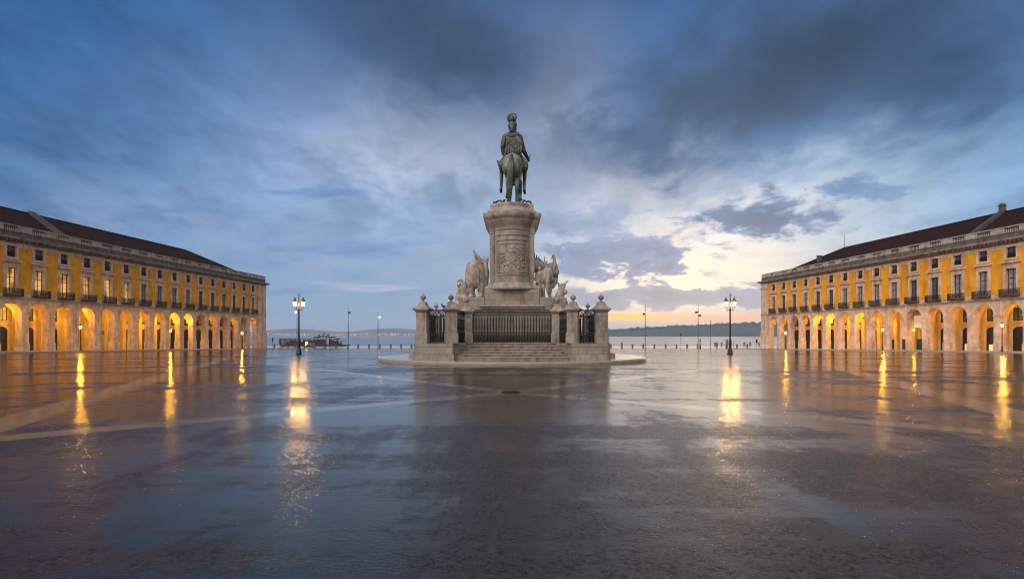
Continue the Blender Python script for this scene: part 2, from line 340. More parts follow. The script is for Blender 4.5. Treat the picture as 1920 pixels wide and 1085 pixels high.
# ------------------------------------------------------------------ mesh builder
class MB:
    def __init__(s): s.v = []; s.f = []; s.sm = []
    def add(s, vs, fs, smooth=False):
        o = len(s.v); s.v += [tuple(v) for v in vs]; s.f += [tuple(i+o for i in f) for f in fs]; s.sm += [smooth]*len(fs); return s
    def box(s, x0, x1, y0, y1, z0, z1, taper=0.):
        t = taper
        vs = [(x0,y0,z0),(x1,y0,z0),(x1,y1,z0),(x0,y1,z0),(x0+t,y0+t,z1),(x1-t,y0+t,z1),(x1-t,y1-t,z1),(x0+t,y1-t,z1)]
        return s.add(vs, [(3,2,1,0),(4,5,6,7),(0,1,5,4),(1,2,6,5),(2,3,7,6),(3,0,4,7)])
    def lathe(s, prof, c=(0,0,0), seg=16, smooth=True, sx=1., sy=1., rot=0.):
        n = len(prof); vs = []; fs = []
        for r, z in prof:
            for k in range(seg):
                a = 2*math.pi*k/seg + rot; vs.append((c[0]+r*sx*math.cos(a), c[1]+r*sy*math.sin(a), c[2]+z))
        for i in range(n-1):
            for k in range(seg):
                k2 = (k+1) % seg; fs.append((i*seg+k, i*seg+k2, (i+1)*seg+k2, (i+1)*seg+k))
        fs.append(tuple(reversed(range(seg)))); fs.append(tuple(range((n-1)*seg, n*seg)))
        return s.add(vs, fs, smooth)
    def tube(s, pts, rad, seg=8, smooth=True):
        pts = [Vector(p) for p in pts]; n = len(pts)
        if not hasattr(rad, '__len__'): rad = [rad]*n
        vs = []; fs = []; up = Vector((0,0,1))
        for i, p in enumerate(pts):
            d = (pts[min(i+1,n-1)]-pts[max(i-1,0)]).normalized()
            a = d.cross(up)
            if a.length < .05: a = d.cross(Vector((0,1,0)))
            a.normalize(); b = d.cross(a)
            for k in range(seg):
                t = 2*math.pi*k/seg; vs.append(p+(a*math.cos(t)+b*math.sin(t))*rad[i])
        for i in range(n-1):
            for k in range(seg):
                k2 = (k+1) % seg; fs.append((i*seg+k, i*seg+k2, (i+1)*seg+k2, (i+1)*seg+k))
        fs.append(tuple(reversed(range(seg)))); fs.append(tuple(range((n-1)*seg, n*seg)))
        return s.add(vs, fs, smooth)
    def prism(s, poly, z0, z1, inset=0.):
        n = len(poly); cx = sum(p[0] for p in poly)/n; cyy = sum(p[1] for p in poly)/n
        top = [(p[0]+(cx-p[0])*inset, p[1]+(cyy-p[1])*inset) for p in poly]
        vs = [(p[0],p[1],z0) for p in poly]+[(p[0],p[1],z1) for p in top]
        fs = [tuple(reversed(range(n))), tuple(range(n, 2*n))]+[(i,(i+1)%n,n+(i+1)%n,n+i) for i in range(n)]
        return s.add(vs, fs)
    def sweep(s, polys, smooth=False):            # polys: list of (outline, z)
        n = len(polys[0][0]); vs = []; fs = []
        for poly, z in polys: vs += [(p[0],p[1],z) for p in poly]
        for i in range(len(polys)-1):
            for k in range(n):
                k2 = (k+1)%n; fs.append((i*n+k, i*n+k2, (i+1)*n+k2, (i+1)*n+k))
        fs.append(tuple(reversed(range(n)))); fs.append(tuple(range((len(polys)-1)*n, len(polys)*n)))
        return s.add(vs, fs, smooth)
    def mesh(s, name):
        me = bpy.data.meshes.new(name); me.from_pydata(s.v, [], s.f)
        bm = bmesh.new(); bm.from_mesh(me)
        for f, q in zip(bm.faces, s.sm): f.smooth = q
        bmesh.ops.recalc_face_normals(bm, faces=bm.faces); bm.to_mesh(me); bm.free()
        return me
    def build(s, name, m, parent=None, bevel=0.):
        o = bpy.data.objects.new(name, s.mesh(name)); COL.objects.link(o); o.data.materials.append(m)
        if parent: o.parent = parent
        if bevel:
            md = o.modifiers.new('bevel', 'BEVEL'); md.width = bevel; md.segments = 2; md.limit_method = 'ANGLE'; md.angle_limit = R(40)
        return o

def tag(o, label=None, cat=None, group=None, kind=None):
    if label: o['label'] = label
    if cat: o['category'] = cat
    if group: o['group'] = group
    if kind: o['kind'] = kind
    return o
def empty(name, loc, label, cat, group=None, rz=0.):
    o = bpy.data.objects.new(name, None); COL.objects.link(o); o.location = loc; o.rotation_euler = (0,0,rz); o.empty_display_size = .2
    return tag(o, label, cat, group)
def copy_tree(o, parent=None):
    c = o.copy(); COL.objects.link(c); c.parent = parent
    for ch in list(o.children): copy_tree(ch, c)
    return c
def gz(y): return -.017*min(y, 165.)

# organic bodies: ellipsoids and tapered limbs fused into one skin
def blob(items, voxel, name, m, parent=None, smooth=5):
    bm = bmesh.new()
    for it in items:
        if it[0] == 'e':
            c, r = Vector(it[1]), it[2]; rot = Matrix.Rotation(it[3], 4, it[4]) if len(it) > 3 else Matrix.Identity(4)
            bmesh.ops.create_uvsphere(bm, u_segments=18, v_segments=12, radius=1., matrix=Matrix.Translation(c) @ rot @ Matrix.Diagonal((*r, 1)))
        else:
            pts, rs = it[1], it[2]
            for i, (p, r) in enumerate(zip(pts, rs)):
                bmesh.ops.create_uvsphere(bm, u_segments=12, v_segments=8, radius=r, matrix=Matrix.Translation(Vector(p)))
                if i:
                    a, b = Vector(pts[i-1]), Vector(p); d = b-a
                    if d.length > 1e-4:
                        q = d.to_track_quat('Z', 'Y').to_matrix().to_4x4()
                        bmesh.ops.create_cone(bm, cap_ends=True, segments=12, radius1=rs[i-1], radius2=r, depth=d.length, matrix=Matrix.Translation((a+b)/2) @ q)
    me = bpy.data.meshes.new(name); bm.to_mesh(me); bm.free()
    o = bpy.data.objects.new(name, me); COL.objects.link(o)
    md = o.modifiers.new('r', 'REMESH'); md.mode = 'VOXEL'; md.voxel_size = voxel
    if smooth:
        sm = o.modifiers.new('s', 'SMOOTH'); sm.iterations = smooth; sm.factor = .5
    dg = bpy.context.evaluated_depsgraph_get(); ev = o.evaluated_get(dg)
    nm = bpy.data.meshes.new_from_object(ev); o.modifiers.clear(); o.data = nm; bpy.data.meshes.remove(me)
    nm.name = name
    for p in nm.polygons: p.use_smooth = True
    nm.materials.clear(); nm.materials.append(m)
    if parent: o.parent = parent
    return o

# ------------------------------------------------------------------ ground, river, far shore
def sheet(name, pts, m, dz=0., lab=None):
    mb = MB(); mb.add([(x, y, gz(y)+dz) for x, y in pts], [tuple(range(len(pts)))])
    return tag(mb.build(name, m), kind='structure')
sheet('plaza_ground', [(-500,-80),(500,-80),(500,165),(-500,165)], PAVE)
mb = MB(); mb.add([(-500,165,-2.805),(500,165,-2.805),(500,206,-2.805),(-500,206,-2.805)], [(0,1,2,3)])
tag(mb.build('promenade', WALK), kind='structure')
mb = MB(); mb.box(-500,500,206,206.8,-6,-2.72); tag(mb.build('quay_kerb', mat('quay_edge', (.10,.09,.08), .7, var=.3)), kind='structure')
mb = MB(); mb.add([(-5000,206.9,-4.4),(5000,206.9,-4.4),(5000,6300,-4.4),(-5000,6300,-4.4)], [(0,1,2,3)])
tag(mb.build('river_water', WATER), kind='structure')
def ridge(name, x0, x1, y0, depth, hfun, m, nx, rough, seedz, base=-4.6, kind='structure'):
    from mathutils import noise as MN
    vs = []; ny = 7; fs = []
    for i in range(nx+1):
        x = x0+(x1-x0)*i/nx; h = hfun(x)
        for j in range(ny+1):
            t = j/ny; prof = math.sin(min(1., t*1.35)*math.pi/2) if t < .75 else 1-(t-.75)*2.4
            k = MN.fractal(Vector((x*rough, t*3, seedz)), 1., 2., 5)
            vs.append((x, y0+depth*t, base+max(0., h*prof*(1+.10*k) + (k*.05*h if t > .2 else 0))))
    for i in range(nx):
        for j in range(ny):
            a = i*(ny+1)+j; fs.append((a, a+ny+1, a+ny+2, a+1))
    mb = MB(); mb.add(vs, fs, True); return tag(mb.build(name, m), kind=kind)
def hr(x):   # right bank: rises to the right
    u = x/2500.; return 20 + 12*min(1, max(0, (u-.10)/.15)) + 34*min(1, max(0, (u-.20)/.28))
ridge('wooded_hills', 180, 2600, 2400, 420, hr, HILL1, 220, .006, 3.)
# tree crowns along that skyline: a far-off wood
mbw = MB()
for i in range(620):
    x = random.uniform(190, 1500); t = random.uniform(.45, .74); h = hr(x)*math.sin(min(1., t*1.35)*math.pi/2)
    r = random.uniform(3.5, 8.5)*random.choice((.8, 1., 1.2)); zc = -4.6+h*random.uniform(.90, 1.0)+r*.2
    prof = [(r*.25, -r*.7), (r*.8, -r*.35), (r, .1*r), (r*.72, .6*r), (r*.2, .95*r)]
    mbw.lathe([(a*random.uniform(.85,1.15), b) for a, b in prof], (x, 2400+420*t, zc), 7, True, 1.25, 1.)
tag(mbw.build('far_wood', HILL1), 'far off belt of dark trees along the crest of the right bank', 'wood', kind='stuff')
def hl(x):
    u = x/8000.; return 52 + 62*math.exp(-((u+.44)/.07)**2) + 70*math.exp(-((u+.25)/.065)**2) + 72*math.exp(-((u+.11)/.05)**2)
ridge('far_hills', -4200, 900, 5200, 700, lambda x: .62*hl(x*1.6), HILL2, 160, .0018, 9.)
ridge('far_bank', -4200, 900, 4300, 500, lambda x: 24+8*math.sin(x*.004), HILL1, 200, .004, 5.)
mbt = MB(); mbl = MB()
for i in range(520):
    u = random.uniform(-.47, -.155); y = random.uniform(4060, 4290); x = u*y; wd = random.uniform(5, 22); hh = random.uniform(4, 13)*(1.25 if -.33 < u < -.2 else .9)
    mbt.box(x-wd/2, x+wd/2, y, y+10, -4.5, 1+hh)
    if random.random() < .30:
        lz = random.uniform(1, 2+hh); lw = random.choice((.9, 1.3, 2.2)); mbl.box(x-lw, x+lw, y-.9, y-.3, lz, lz+1.7)
tag(mbt.build('far_town', TOWN), 'pale low town strung along the far bank left of the monument', 'town', kind='stuff')
tag(mbl.build('far_town_lights', TOWNL), 'small warm lights of the town on the far bank', 'town lights', kind='stuff')

# ------------------------------------------------------------------ arcaded palace wings
Z0 = -3.4     # below ground everywhere along the wings
SPR, RAD = 3.92, 1.53
def window_mesh_frame(wd, z0, z1, cols, rows, d0):
    mb = MB(); t = .07
    mb.box(-wd/2, -wd/2+t, d0, d0+.08, z0, z1); mb.box(wd/2-t, wd/2, d0, d0+.08, z0, z1)
    mb.box(-wd/2+t, wd/2-t, d0, d0+.08, z0, z0+t); mb.box(-wd/2+t, wd/2-t, d0, d0+.08, z1-t, z1)
    for c in range(1, cols):
        x = -wd/2+wd*c/cols; q = .05 if c*2 == cols else .02
        mb.box(x-q, x+q, d0+.003, d0+.07, z0+t, z1-t)
    for r in rows:
        q = .045 if r < 0 else .018; z = z0+(z1-z0)*abs(r); mb.box(-wd/2+t, wd/2-t, d0+.012, d0+.06, z-q, z+q)
    return mb
def arch_top(mb, wd, z0, zs, ztop, d, seg=10):
    pts = [(-wd/2, z0), (wd/2, z0)]
    for k in range(seg+1):
        a = math.pi*k/seg; pts.append((wd/2*math.cos(a), zs+(ztop-zs)*math.sin(a)))
    mb.add([(x, d, z) for x, z in pts], [tuple(range(len(pts)))])

def palace(name, label, corner, vec, sgn, s0, pitch, nb, lit, lamps, hip, fire, extras):
    vx, vy = vec; L = math.hypot(vx, vy); vx /= L; vy /= L      # unit vector along the facade toward the viewer
    ex = Vector((sgn*vx, sgn*vy))                                # local X
    rz = math.atan2(ex.y, ex.x)
    root = empty(name, (corner[0], corner[1], 0), label, 'building', rz=rz)
    X = lambda s: sgn*s
    def bx(mb, sa, sb, d0, d1, z0, z1):
        a, b = sorted((X(sa), X(sb))); mb.box(a, b, d0, d1, z0, z1)
    S1 = s0+(nb-.5)*pitch; SA = s0-.5*pitch; PW = (pitch-2*RAD)/2
    # --- stone arcade wall above the springing
    mb = MB(); N = 20
    for i in range(nb):
        c = s0+i*pitch
        ring = [(c+RAD*math.cos(math.pi*k/N), SPR+RAD*math.sin(math.pi*k/N)) for k in range(N+1)]
        for d in (0., 1.0):
            vs = []; fs = []
            top = [(c+pitch/2*math.cos(math.pi*k/N)*1., 5.99) for k in range(N+1)]
            top[0] = (c+pitch/2, 5.99); top[-1] = (c-pitch/2, 5.99)
            for (a, za), (b, zb) in zip(ring, top): vs += [(X(a), d, za), (X(b), d, zb)]
            for k in range(N): fs.append((2*k, 2*k+1, 2*k+3, 2*k+2))
            q = len(vs); vs += [(X(c+pitch/2), d, SPR), (X(c-pitch/2), d, SPR)]
            fs += [(0, q, 1), (2*N, 2*N+1, q+1)]
            mb.add(vs, fs)
        vs = []; fs = []
        for a, za in ring: vs += [(X(a), 0., za), (X(a), 1.0, za)]
        for k in range(N): fs.append((2*k, 2*k+1, 2*k+3, 2*k+2))
        mb.add(vs, fs)
        # archivolt, keystone
        vs = []; fs = []
        for k in range(N+1):
            a = math.pi*k/N
            for r, d in ((RAD, -.001), (RAD+.02, -.05), (RAD+.24, -.05), (RAD+.26, 0.)):
                vs.append((X(c+r*math.cos(a)), d, SPR+r*math.sin(a)))
        for k in range(N):
            for j in range(3): fs.append((4*k+j, 4*k+j+1, 4*k+j+5, 4*k+j+4))
        mb.add(vs, fs)
        bx(mb, c-.13, c+.13, -.085, -.002, SPR+RAD+.02, SPR+RAD+.42)
    bx(mb, 0.02, SA, .0, 1.0, Z0, 5.99)
    o = mb.build('arcade_wall', FSTONE, root)
    # --- piers
    mb = MB(); h = PW
    mb.box(-h, h, .0, 1.0, Z0, SPR-.22)
    mb.box(-h-.07, h+.07, -.07, 1.07, Z0, -.15); mb.box(-h-.04, h+.04, -.04, 1.04, -.15, -.08)
    mb.box(-h-.05, h+.05, -.05, 1.05, SPR-.22, SPR-.12); mb.box(-h-.09, h+.09, -.09, 1.09, SPR-.12, SPR)
    mb.box(-h+.16, h-.16, -.03, -.002, .12, SPR-.42)
    pm = mb.mesh('pier')
    def part(nm, me, m, s, par=root, z=0.):
        ob = bpy.data.objects.new(nm, me); COL.objects.link(ob); ob.parent = par
        if par is root: ob.location = (X(s), 0, z)
        if not me.materials: me.materials.append(m)
        return ob
    for i in range(nb+1): part('pier', pm, FSTONE, s0+(i-.5)*pitch)
    # --- string course, dado, frieze, cornice, parapet
    mb = MB(); bx(mb, -.1, S1, -.14, .3, 5.992, 6.12); bx(mb, -.2, S1, -.26, .3, 6.12, 6.26); bx(mb, -.15, S1, -.18, .3, 6.26, 6.36)
    mb.build('string_course', mat('string_stone', (.46,.38,.33), .7, var=.25, vscale=1.2, dirt=(.10,.08,.07), dirtamt=.8, dscale=.9), root)
    WB, WS = 1.44, 1.38
    # yellow wall with window openings
    mb = MB(); C0 = SA-.25
    zs = [6.36, 6.80, 10.30, 11.80, 13.28, 13.75]
    def hole(s, z):
        for i in range(nb):
            c = s0+i*pitch
            if abs(s-c) < WB/2-.01 and 6.5 < z < 10.30: return True
            if abs(s-c) < WS/2-.01 and 11.80 < z < 13.28: return True
        return False
    ss = [C0]
    for i in range(nb):
        c = s0+i*pitch; ss += [c-WB/2, c-WS/2, c+WS/2, c+WB/2]
    ss.append(S1)
    for a, b in zip(ss, ss[1:]):
        for za, zb in zip(zs, zs[1:]):
            if not hole((a+b)/2, (za+zb)/2 if za > 6.4 else 6.45):
                if b-a < .1 and za == 11.80 and False: continue
                mb.add([(X(a),.05,za),(X(b),.05,za),(X(b),.05,zb),(X(a),.05,zb)], [(0,1,2,3)])
    mb.build('yellow_wall', YELLOW, root)
    for i in range(nb+1):
        a = C0+.02 if i == 0 else s0+(i-1)*pitch+1.09; b = s0+i*pitch-1.09 if i < nb else S1
        mb = MB(); bx(mb, a, b, -.01, .049, 6.36, 6.82); mb.build('dado_panel', FSTONE, root)
        a2 = C0+.02 if i == 0 else s0+(i-1)*pitch+.97; b2 = s0+i*pitch-.97 if i < nb else S1
        mb = MB(); bx(mb, a2, b2, -.0, .049, 13.12, 13.752); mb.build('frieze_panel', FSTONE, root)
    mb = MB()
    for d, za, zb in ((-.12,13.755,13.9),(-.26,13.9,14.08),(-.62,14.08,14.2),(-.78,14.2,14.42),(-.66,14.42,14.5)): bx(mb, d*1.0, S1, d, .6, za, zb)
    k = 0; s = .6
    while s < S1: bx(mb, s, s+.22, -.58, -.262, 13.92, 14.078); s += .62
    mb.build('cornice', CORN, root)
    mb = MB(); bx(mb, 0, S1, .0, .5, 14.5, 15.2); bx(mb, -.03, S1, -.05, .55, 15.2, 15.3)
    for i in range(nb+1): 
        c = s0+(i-.5)*pitch; bx(mb, c+pitch/2-1.05-.12, c+pitch/2-1.05+.12, -.03, -.002, 14.52, 15.198)
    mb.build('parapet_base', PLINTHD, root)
    mb = MB()
    for i in range(nb+1):
        a = .02 if i == 0 else s0+(i-1)*pitch+1.0; b = s0+i*pitch-1.0 if i < nb else S1
        bx(mb, a, b, .03, .45, 15.302, 16.05)
        if b-a > 1: bx(mb, a+.2, b-.2, .0, .028, 15.42, 15.94)
    bx(mb, -.04, S1, -.04, .52, 16.052, 16.2)
    mb.build('parapet', PARA, root)
    mb = MB(); prof = [(.085,0),(.085,.05),(.045,.08),(.092,.22),(.078,.34),(.04,.56),(.055,.64),(.085,.66),(.085,.745)]
    for k in range(7): mb.lathe(prof, (-.86+k*.287, .24, 15.303), 8)
    bm_ = mb.mesh('balustrade')
    # --- windows
    f1 = window_mesh_frame(WB-.02, 6.5, 10.295, 2, (-.66, .22, .44, .83), .24).mesh('window')
    f2 = window_mesh_frame(WS-.02, 11.805, 13.275, 2, (.5,), .24).mesh('attic_window')
    mb = MB(); mb.add([(-WB/2,.29,6.5),(WB/2,.29,6.5),(WB/2,.29,10.3),(-WB/2,.29,10.3)], [(0,1,2,3)]); p1 = mb.mesh('pane'); p1l = p1.copy(); p1c = p1.copy()
    mb = MB(); mb.add([(-WS/2,.29,11.8),(WS/2,.29,11.8),(WS/2,.29,13.28),(-WS/2,.29,13.28)], [(0,1,2,3)]); p2 = mb.mesh('pane'); p2c = p2.copy()
    def surround(wd, out, z0, z1, zt, sill):
        mb = MB(); o = wd/2+out
        mb.box(-o, -wd/2, -.09, .34, z0, z1); mb.box(wd/2, o, -.09, .34, z0, z1); mb.box(-o, o, -.09, .34, z1, zt)
        mb.box(-wd/2-.09, -wd/2-.002, -.12, -.088, z0, z1+.09); mb.box(wd/2+.002, wd/2+.09, -.12, -.088, z0, z1+.09); mb.box(-wd/2-.002, wd/2+.002, -.12, -.088, z1+.002, z1+.09)
        if sill: mb.box(-o-.06, o+.06, -.16, .34, z0-.14, z0)
        return mb
    mb = surround(WB, .36, 6.37, 10.302, 10.72, False)
    mb.box(-1.06, 1.06, -.05, .3, 10.722, 11.0); mb.box(-1.18, 1.18, -.2, .3, 11.0, 11.1); mb.box(-1.32, 1.32, -.36, .3, 11.1, 11.24); mb.box(-1.2, 1.2, -.2, .3, 11.24, 11.33)
    u1 = mb.mesh('surround')
    mb = surround(WS, .33, 11.72, 13.282, 13.6, False); mb.box(-1.02, 1.02, -.11, .34, 11.46, 11.72); u2 = mb.mesh('surround')
    # iron work
    mb = MB(); mb.box(-1.32, 1.32, -.62, -.18, 6.40, 6.5)
    for zz in (6.62, 7.42): mb.box(-1.30, 1.30, -.60, -.565, zz, zz+.045); mb.box(-1.30, -1.265, -.565, -.1, zz, zz+.045); mb.box(1.265, 1.30, -.565, -.1, zz, zz+.045)
    for k in range(19): 
        x = -1.26+k*.14; mb.box(x-.026, x+.026, -.597, -.57, 6.5, 7.42)
    for k in range(3):
        y = -.5+k*.14
        for x in (-1.285, 1.285): mb.box(x-.013, x+.013, y-.013, y+.013, 6.5, 7.42)
    for k in range(6):
        x = -1.1+k*.44; mb.tube([(x+.13*math.cos(t*math.pi/5), -.583, 7.0+.2*math.sin(t*math.pi/5)) for t in range(11)], .03, 5)
    bal = mb.mesh('balcony')
    mb = MB(); mb.box(-WS/2+.002, WS/2-.002, .1, .13, 12.42, 12.46); mb.box(-WS/2+.002, WS/2-.002, .1, .13, 11.86, 11.9)
    for k in range(14):
        x = -WS/2+.05+k*(WS-.1)/13; mb.box(x-.024, x+.024, .103, .127, 11.8, 12.42)
    gril = mb.mesh('railing')
    rr = random.Random(5)
    for i in range(nb):
        s = s0+i*pitch
        part('balustrade', bm_, PARA, s)
        wdo = part('window', f1, WFRAME, s); part('surround', u1, FSTONE, s, wdo)
        if i in lit: part('pane', p1l, LIT, s, wdo)
        elif rr.random() < .7: part('pane', p1c, CURTAIN, s, wdo)
        else: part('pane', p1, GLAZE, s, wdo)
        wd2 = part('attic_window', f2, WFRAME, s); part('surround', u2, FSTONE, s, wd2)
        part('pane', p2c if rr.random() < .3 else p2, CURTAIN if False else GLAZE, s, wd2); part('railing', gril, IRON, s, wd2)
        part('balcony', bal, IRON, s)
    # --- corner pilasters at the river end
    mb = MB(); e = SA-.27
    bx(mb, 0, e, .0, .5, 6.36, 13.752)
    for a, b in ((.12, e*.46), (e*.56, e-.06)):
        bx(mb, a, b, -.22, -.002, 1.7, 12.3); bx(mb, a-.06, b+.05, -.30, -.002, 12.3, 12.55); bx(mb, a-.1, b+.08, -.36, -.002, 12.55, 12.75); bx(mb, a-.03, b+.03, -.26, -.002, 12.75, 13.75)
        bx(mb, a-.06, b+.05, -.30, -.002, 1.45, 1.7)
    bx(mb, -.05, e+.02, -.42, -.002, Z0, 1.3); bx(mb, -.1, e+.05, -.48, -.002, 1.3, 1.45)
    mb.build('corner_pilasters', FSTONE, root)
    # --- arcade interior
    mb = MB(); bx(mb, .0, S1, 6.0, 6.4, Z0, 5.9)
    mb.build('arcade_back_wall', PLASTER, root)
    mb = MB(); bx(mb, .03, S1, 1.002, 5.998, 5.75, 5.95); 
    for i in range(nb+1):
        c = s0+(i-.5)*pitch; n2 = 14; ring = [(3.5+1.95*math.cos(math.pi*k/n2), 3.5+1.95*math.sin(math.pi*k/n2)) for k in range(n2+1)]
        for a in (c-.28, c+.28):
            vs = []; fs = []
            for d, z in ring: vs += [(X(a), d, z), (X(a), 1.05+ (d-1.55)/3.9*4.9, 5.752)]
            for k in range(n2): fs.append((2*k, 2*k+1, 2*k+3, 2*k+2))
            q = len(vs); vs += [(X(a),5.99,3.5),(X(a),1.02,3.5)]; fs += [(0,q,1),(2*n2,2*n2+1,q+1)]
            mb.add(vs, fs)
        vs = []; fs = []
        for d, z in ring: vs += [(X(c-.28), d, z), (X(c+.28), d, z)]
        for k in range(n2): fs.append((2*k, 2*k+1, 2*k+3, 2*k+2))
        mb.add(vs, fs)
        bx(mb, c-.28, c+.28, 5.45, 5.998, Z0, 3.5)
        bx(mb, c-.33, c+.33, 5.38, 5.996, 3.3, 3.46)
    mb.build('arcade_vault', PLASTER, root)
    # doors and windows under the arcade
    mb = MB(); mb.box(-1.0, -.9, 5.90, 5.996, Z0, 1.9); mb.box(.9, 1.0, 5.90, 5.996, Z0, 1.9); mb.box(-.9, -.0, 5.93, 5.99, Z0, .2); mb.box(.01, .9, 5.93, 5.99, Z0, .2); mb.box(-.9,.9,5.91,5.995,1.6,1.72)
    mb.box(-.9, -.78, 5.93, 5.99, .2, 1.6); mb.box(-.1, .1, 5.93, 5.99, .2, 1.6); mb.box(.78, .9, 5.93, 5.99, .2, 1.6)
    dm = mb.mesh('door')
    mb = MB(); arch_top(mb, 1.98, Z0, 1.9, 2.35, 5.992); dp = mb.mesh('pane'); dpl = dp.copy(); dpd = dp.copy()
    mb = MB(); mb.box(-1.35, -1.0, 5.84, 5.994, Z0, 2.0); mb.box(1.0, 1.35, 5.84, 5.994, Z0, 2.0)
    vs = []; fs = []; n3 = 10
    for k in range(n3+1):
        a = math.pi*k/n3
        for q, z in ((1.0,.42),(1.35,.78)): vs += [(q*math.cos(a), 5.84, 1.95+z*math.sin(a))]
    for k in range(n3): fs.append((2*k,2*k+1,2*k+3,2*k+2))
    mb.add(vs, fs); mb.box(-1.9, 1.9, 5.86, 5.99, 2.78, 2.92); ds = mb.mesh('surround')
    mb = MB(); mb.box(-.62,.62,5.90,5.925,-1.35,-.35); lp1 = mb.mesh('lit_panel')
    mb = MB(); mb.box(-.72,-.12,5.935,5.985,.95,1.55); mb.box(.12,.72,5.935,5.985,.95,1.55); mb.box(-.72,-.12,5.935,5.985,-.1,.85); lp2 = mb.mesh('lit_panel')
    aw = window_mesh_frame(1.9, 3.2, 5.15, 3, (.34, .67), 5.9).mesh('arcade_window')
    mb = MB(); mb.add([(-.95,5.985,3.2),(.95,5.985,3.2),(.95,5.985,5.15),(-.95,5.985,5.15)], [(0,1,2,3)]); ap = mb.mesh('pane'); apl = ap.copy()
    mb = MB(); mb.box(-1.2,-.95,5.86,5.99,3.05,5.35); mb.box(.95,1.2,5.86,5.99,3.05,5.35); mb.box(-.95,.95,5.86,5.99,5.15,5.35); mb.box(-.95,.95,5.82,5.99,3.05,3.2); asu = mb.mesh('surround')
    for i in range(nb):
        s = s0+i*pitch
        d = part('door', dm, DARKW, s); part('surround', ds, FSTONE, s, d)
        part('pane', dpd, DARKW, s, d)
        if i in extras.get('shop', ()): part('lit_panel', lp1, LITW, s, d)
        if i in extras.get('fan', ()): part('lit_panel', lp2, LITW2, s, d)
        a = part('arcade_window', aw, WFRAME, s); part('surround', asu, FSTONE, s, a)
        l2 = i in extras.get('upper', ()); part('pane', apl if l2 else ap, LIT if l2 else GLAZE, s, a)
    # --- body and roof
    mb = MB(); bx(mb, .05, S1, 6.42, 16., Z0, 5.98); bx(mb, .05, S1, .6, 16, 5.99, 6.3); bx(mb, .03, S1, 15.6, 16, 6.3, 14.5); bx(mb, .04, .5, .52, 15.6, 6.3, 14.5); bx(mb, S1-.5, S1-.01, .52, 15.6, 6.3, 14.5)
    bx(mb, S1-.4, S1-.02, 1.1, 5.99, Z0, 5.74); bx(mb, .5, S1-.5, .6, 15.6, 14.1, 14.48)
    mb.build('rear_walls', YELLOW, root)
    mb = MB(); e0, e1, zr, ze, hr_ = .9, 15.4, 20.05, 14.9, hip
    v = [(X(.9),e0,ze),(X(S1),e0,ze),(X(S1),8.,zr),(X(hr_),8.,zr),(X(.9),e1,ze),(X(S1),e1,ze)]
    mb.add(v, [(0,1,2,3),(3,2,5,4),(0,3,4),(1,5,2)])
    rf = mb.build('roof', ROOF, root)
    mb = MB(); mb.tube([(X(S1),8,zr+.02),(X(hr_),8,zr+.02),(X(.9),e0,ze+.03)], .13, 6); mb.build('ridge_tiles', ROOF, rf)
    mb = MB(); t0, t1 = fire
    for a, b in ((t0, t1),):
        q = .45; vs = [(X(a),.6,ze-.3),(X(a),.6,ze+q),(X(a),8,zr+q),(X(a),15.4,ze+q),(X(a),15.4,ze-.3)]; vs += [(X(b),y,z) for _,y,z in vs]
        mb.add(vs, [(0,1,2,3,4),(5,6,7,8,9)]+[(k,(k+1)%5,5+(k+1)%5,5+k) for k in range(5)])
    mb.build('fire_wall', mat('fire_wall_lead', (.045,.05,.05), .6, var=.3), root)
    if 'chimney' in extras:
        mb = MB(); s = t0+.4; bx(mb, s-.28, s+.28, 7.65, 8.35, zr-.3, zr+1.0); bx(mb, s-.38, s+.38, 7.53, 8.47, zr+1.0, zr+1.14); bx(mb, s-.25, s+.25, 7.7, 8.3, zr+1.14, zr+1.4)
        mb.build('chimney', mat('chimney_brick', (.11,.08,.05), .8, var=.3), root)
        mb = MB(); s = hr_-3.5; bx(mb, s-.35, s+.35, 4.2, 4.9, 15.5, 18.6); bx(mb, s-.45, s+.45, 4.1, 5.0, 18.6, 18.8); mb.build('chimney', STEEL, root)
        mb = MB(); mb.tube([(X(hr_),8,zr),(X(hr_),8,zr+3.0)], [.05,.03], 6); mb.build('antenna_mast', DARKM, root)
    # --- hanging lanterns of the arcade
    M4 = Matrix.Translation((corner[0], corner[1], 0)) @ Matrix.Rotation(rz, 4, 'Z')
    for j, (i, off, lw) in enumerate(lamps):
        p = M4 @ Vector((X(s0+i*pitch+off), 2.2 if lw < 2 else 1.9, 0)); lz = 5.15 if lw < 2 else 4.55
        t = empty('hanging_lantern', (p.x, p.y, lz), '', 'lantern', 'lanterns hanging under the arcades', rz)
        t['label'] = 'lit lantern hanging under %s arch from the river end of the %s wing' % (ORD[i], 'left' if sgn < 0 else 'right')
        mb = MB(); mb.tube([(0,0,.3),(0,0,5.74-lz)], .015, 5); mb.lathe([(.03,.34),(.2,.2),(.22,.17)], (0,0,0), 8); mb.build('lantern_cap', DARKM, t)
        mb = MB(); mb.lathe([(.10,-.17),(.17,.165)], (0,0,0), 8, False); mb.build('lantern_glass', LAMPA if lw > 0 else (LAMPA2 if lw == 0 else LAMPA3), t)
    return root, M4, X
ORD = ['first','second','third','fourth','fifth','sixth','seventh','eighth','ninth','tenth','eleventh','twelfth','thirteenth','fourteenth','fifteenth','sixteenth','seventeenth','eighteenth','nineteenth']
LAMPA3 = emit('arcade_lantern_faint', (1., .47, .045), 220.)
LAMPA2 = emit('arcade_lantern_dim', (1., .48, .045), 240.)
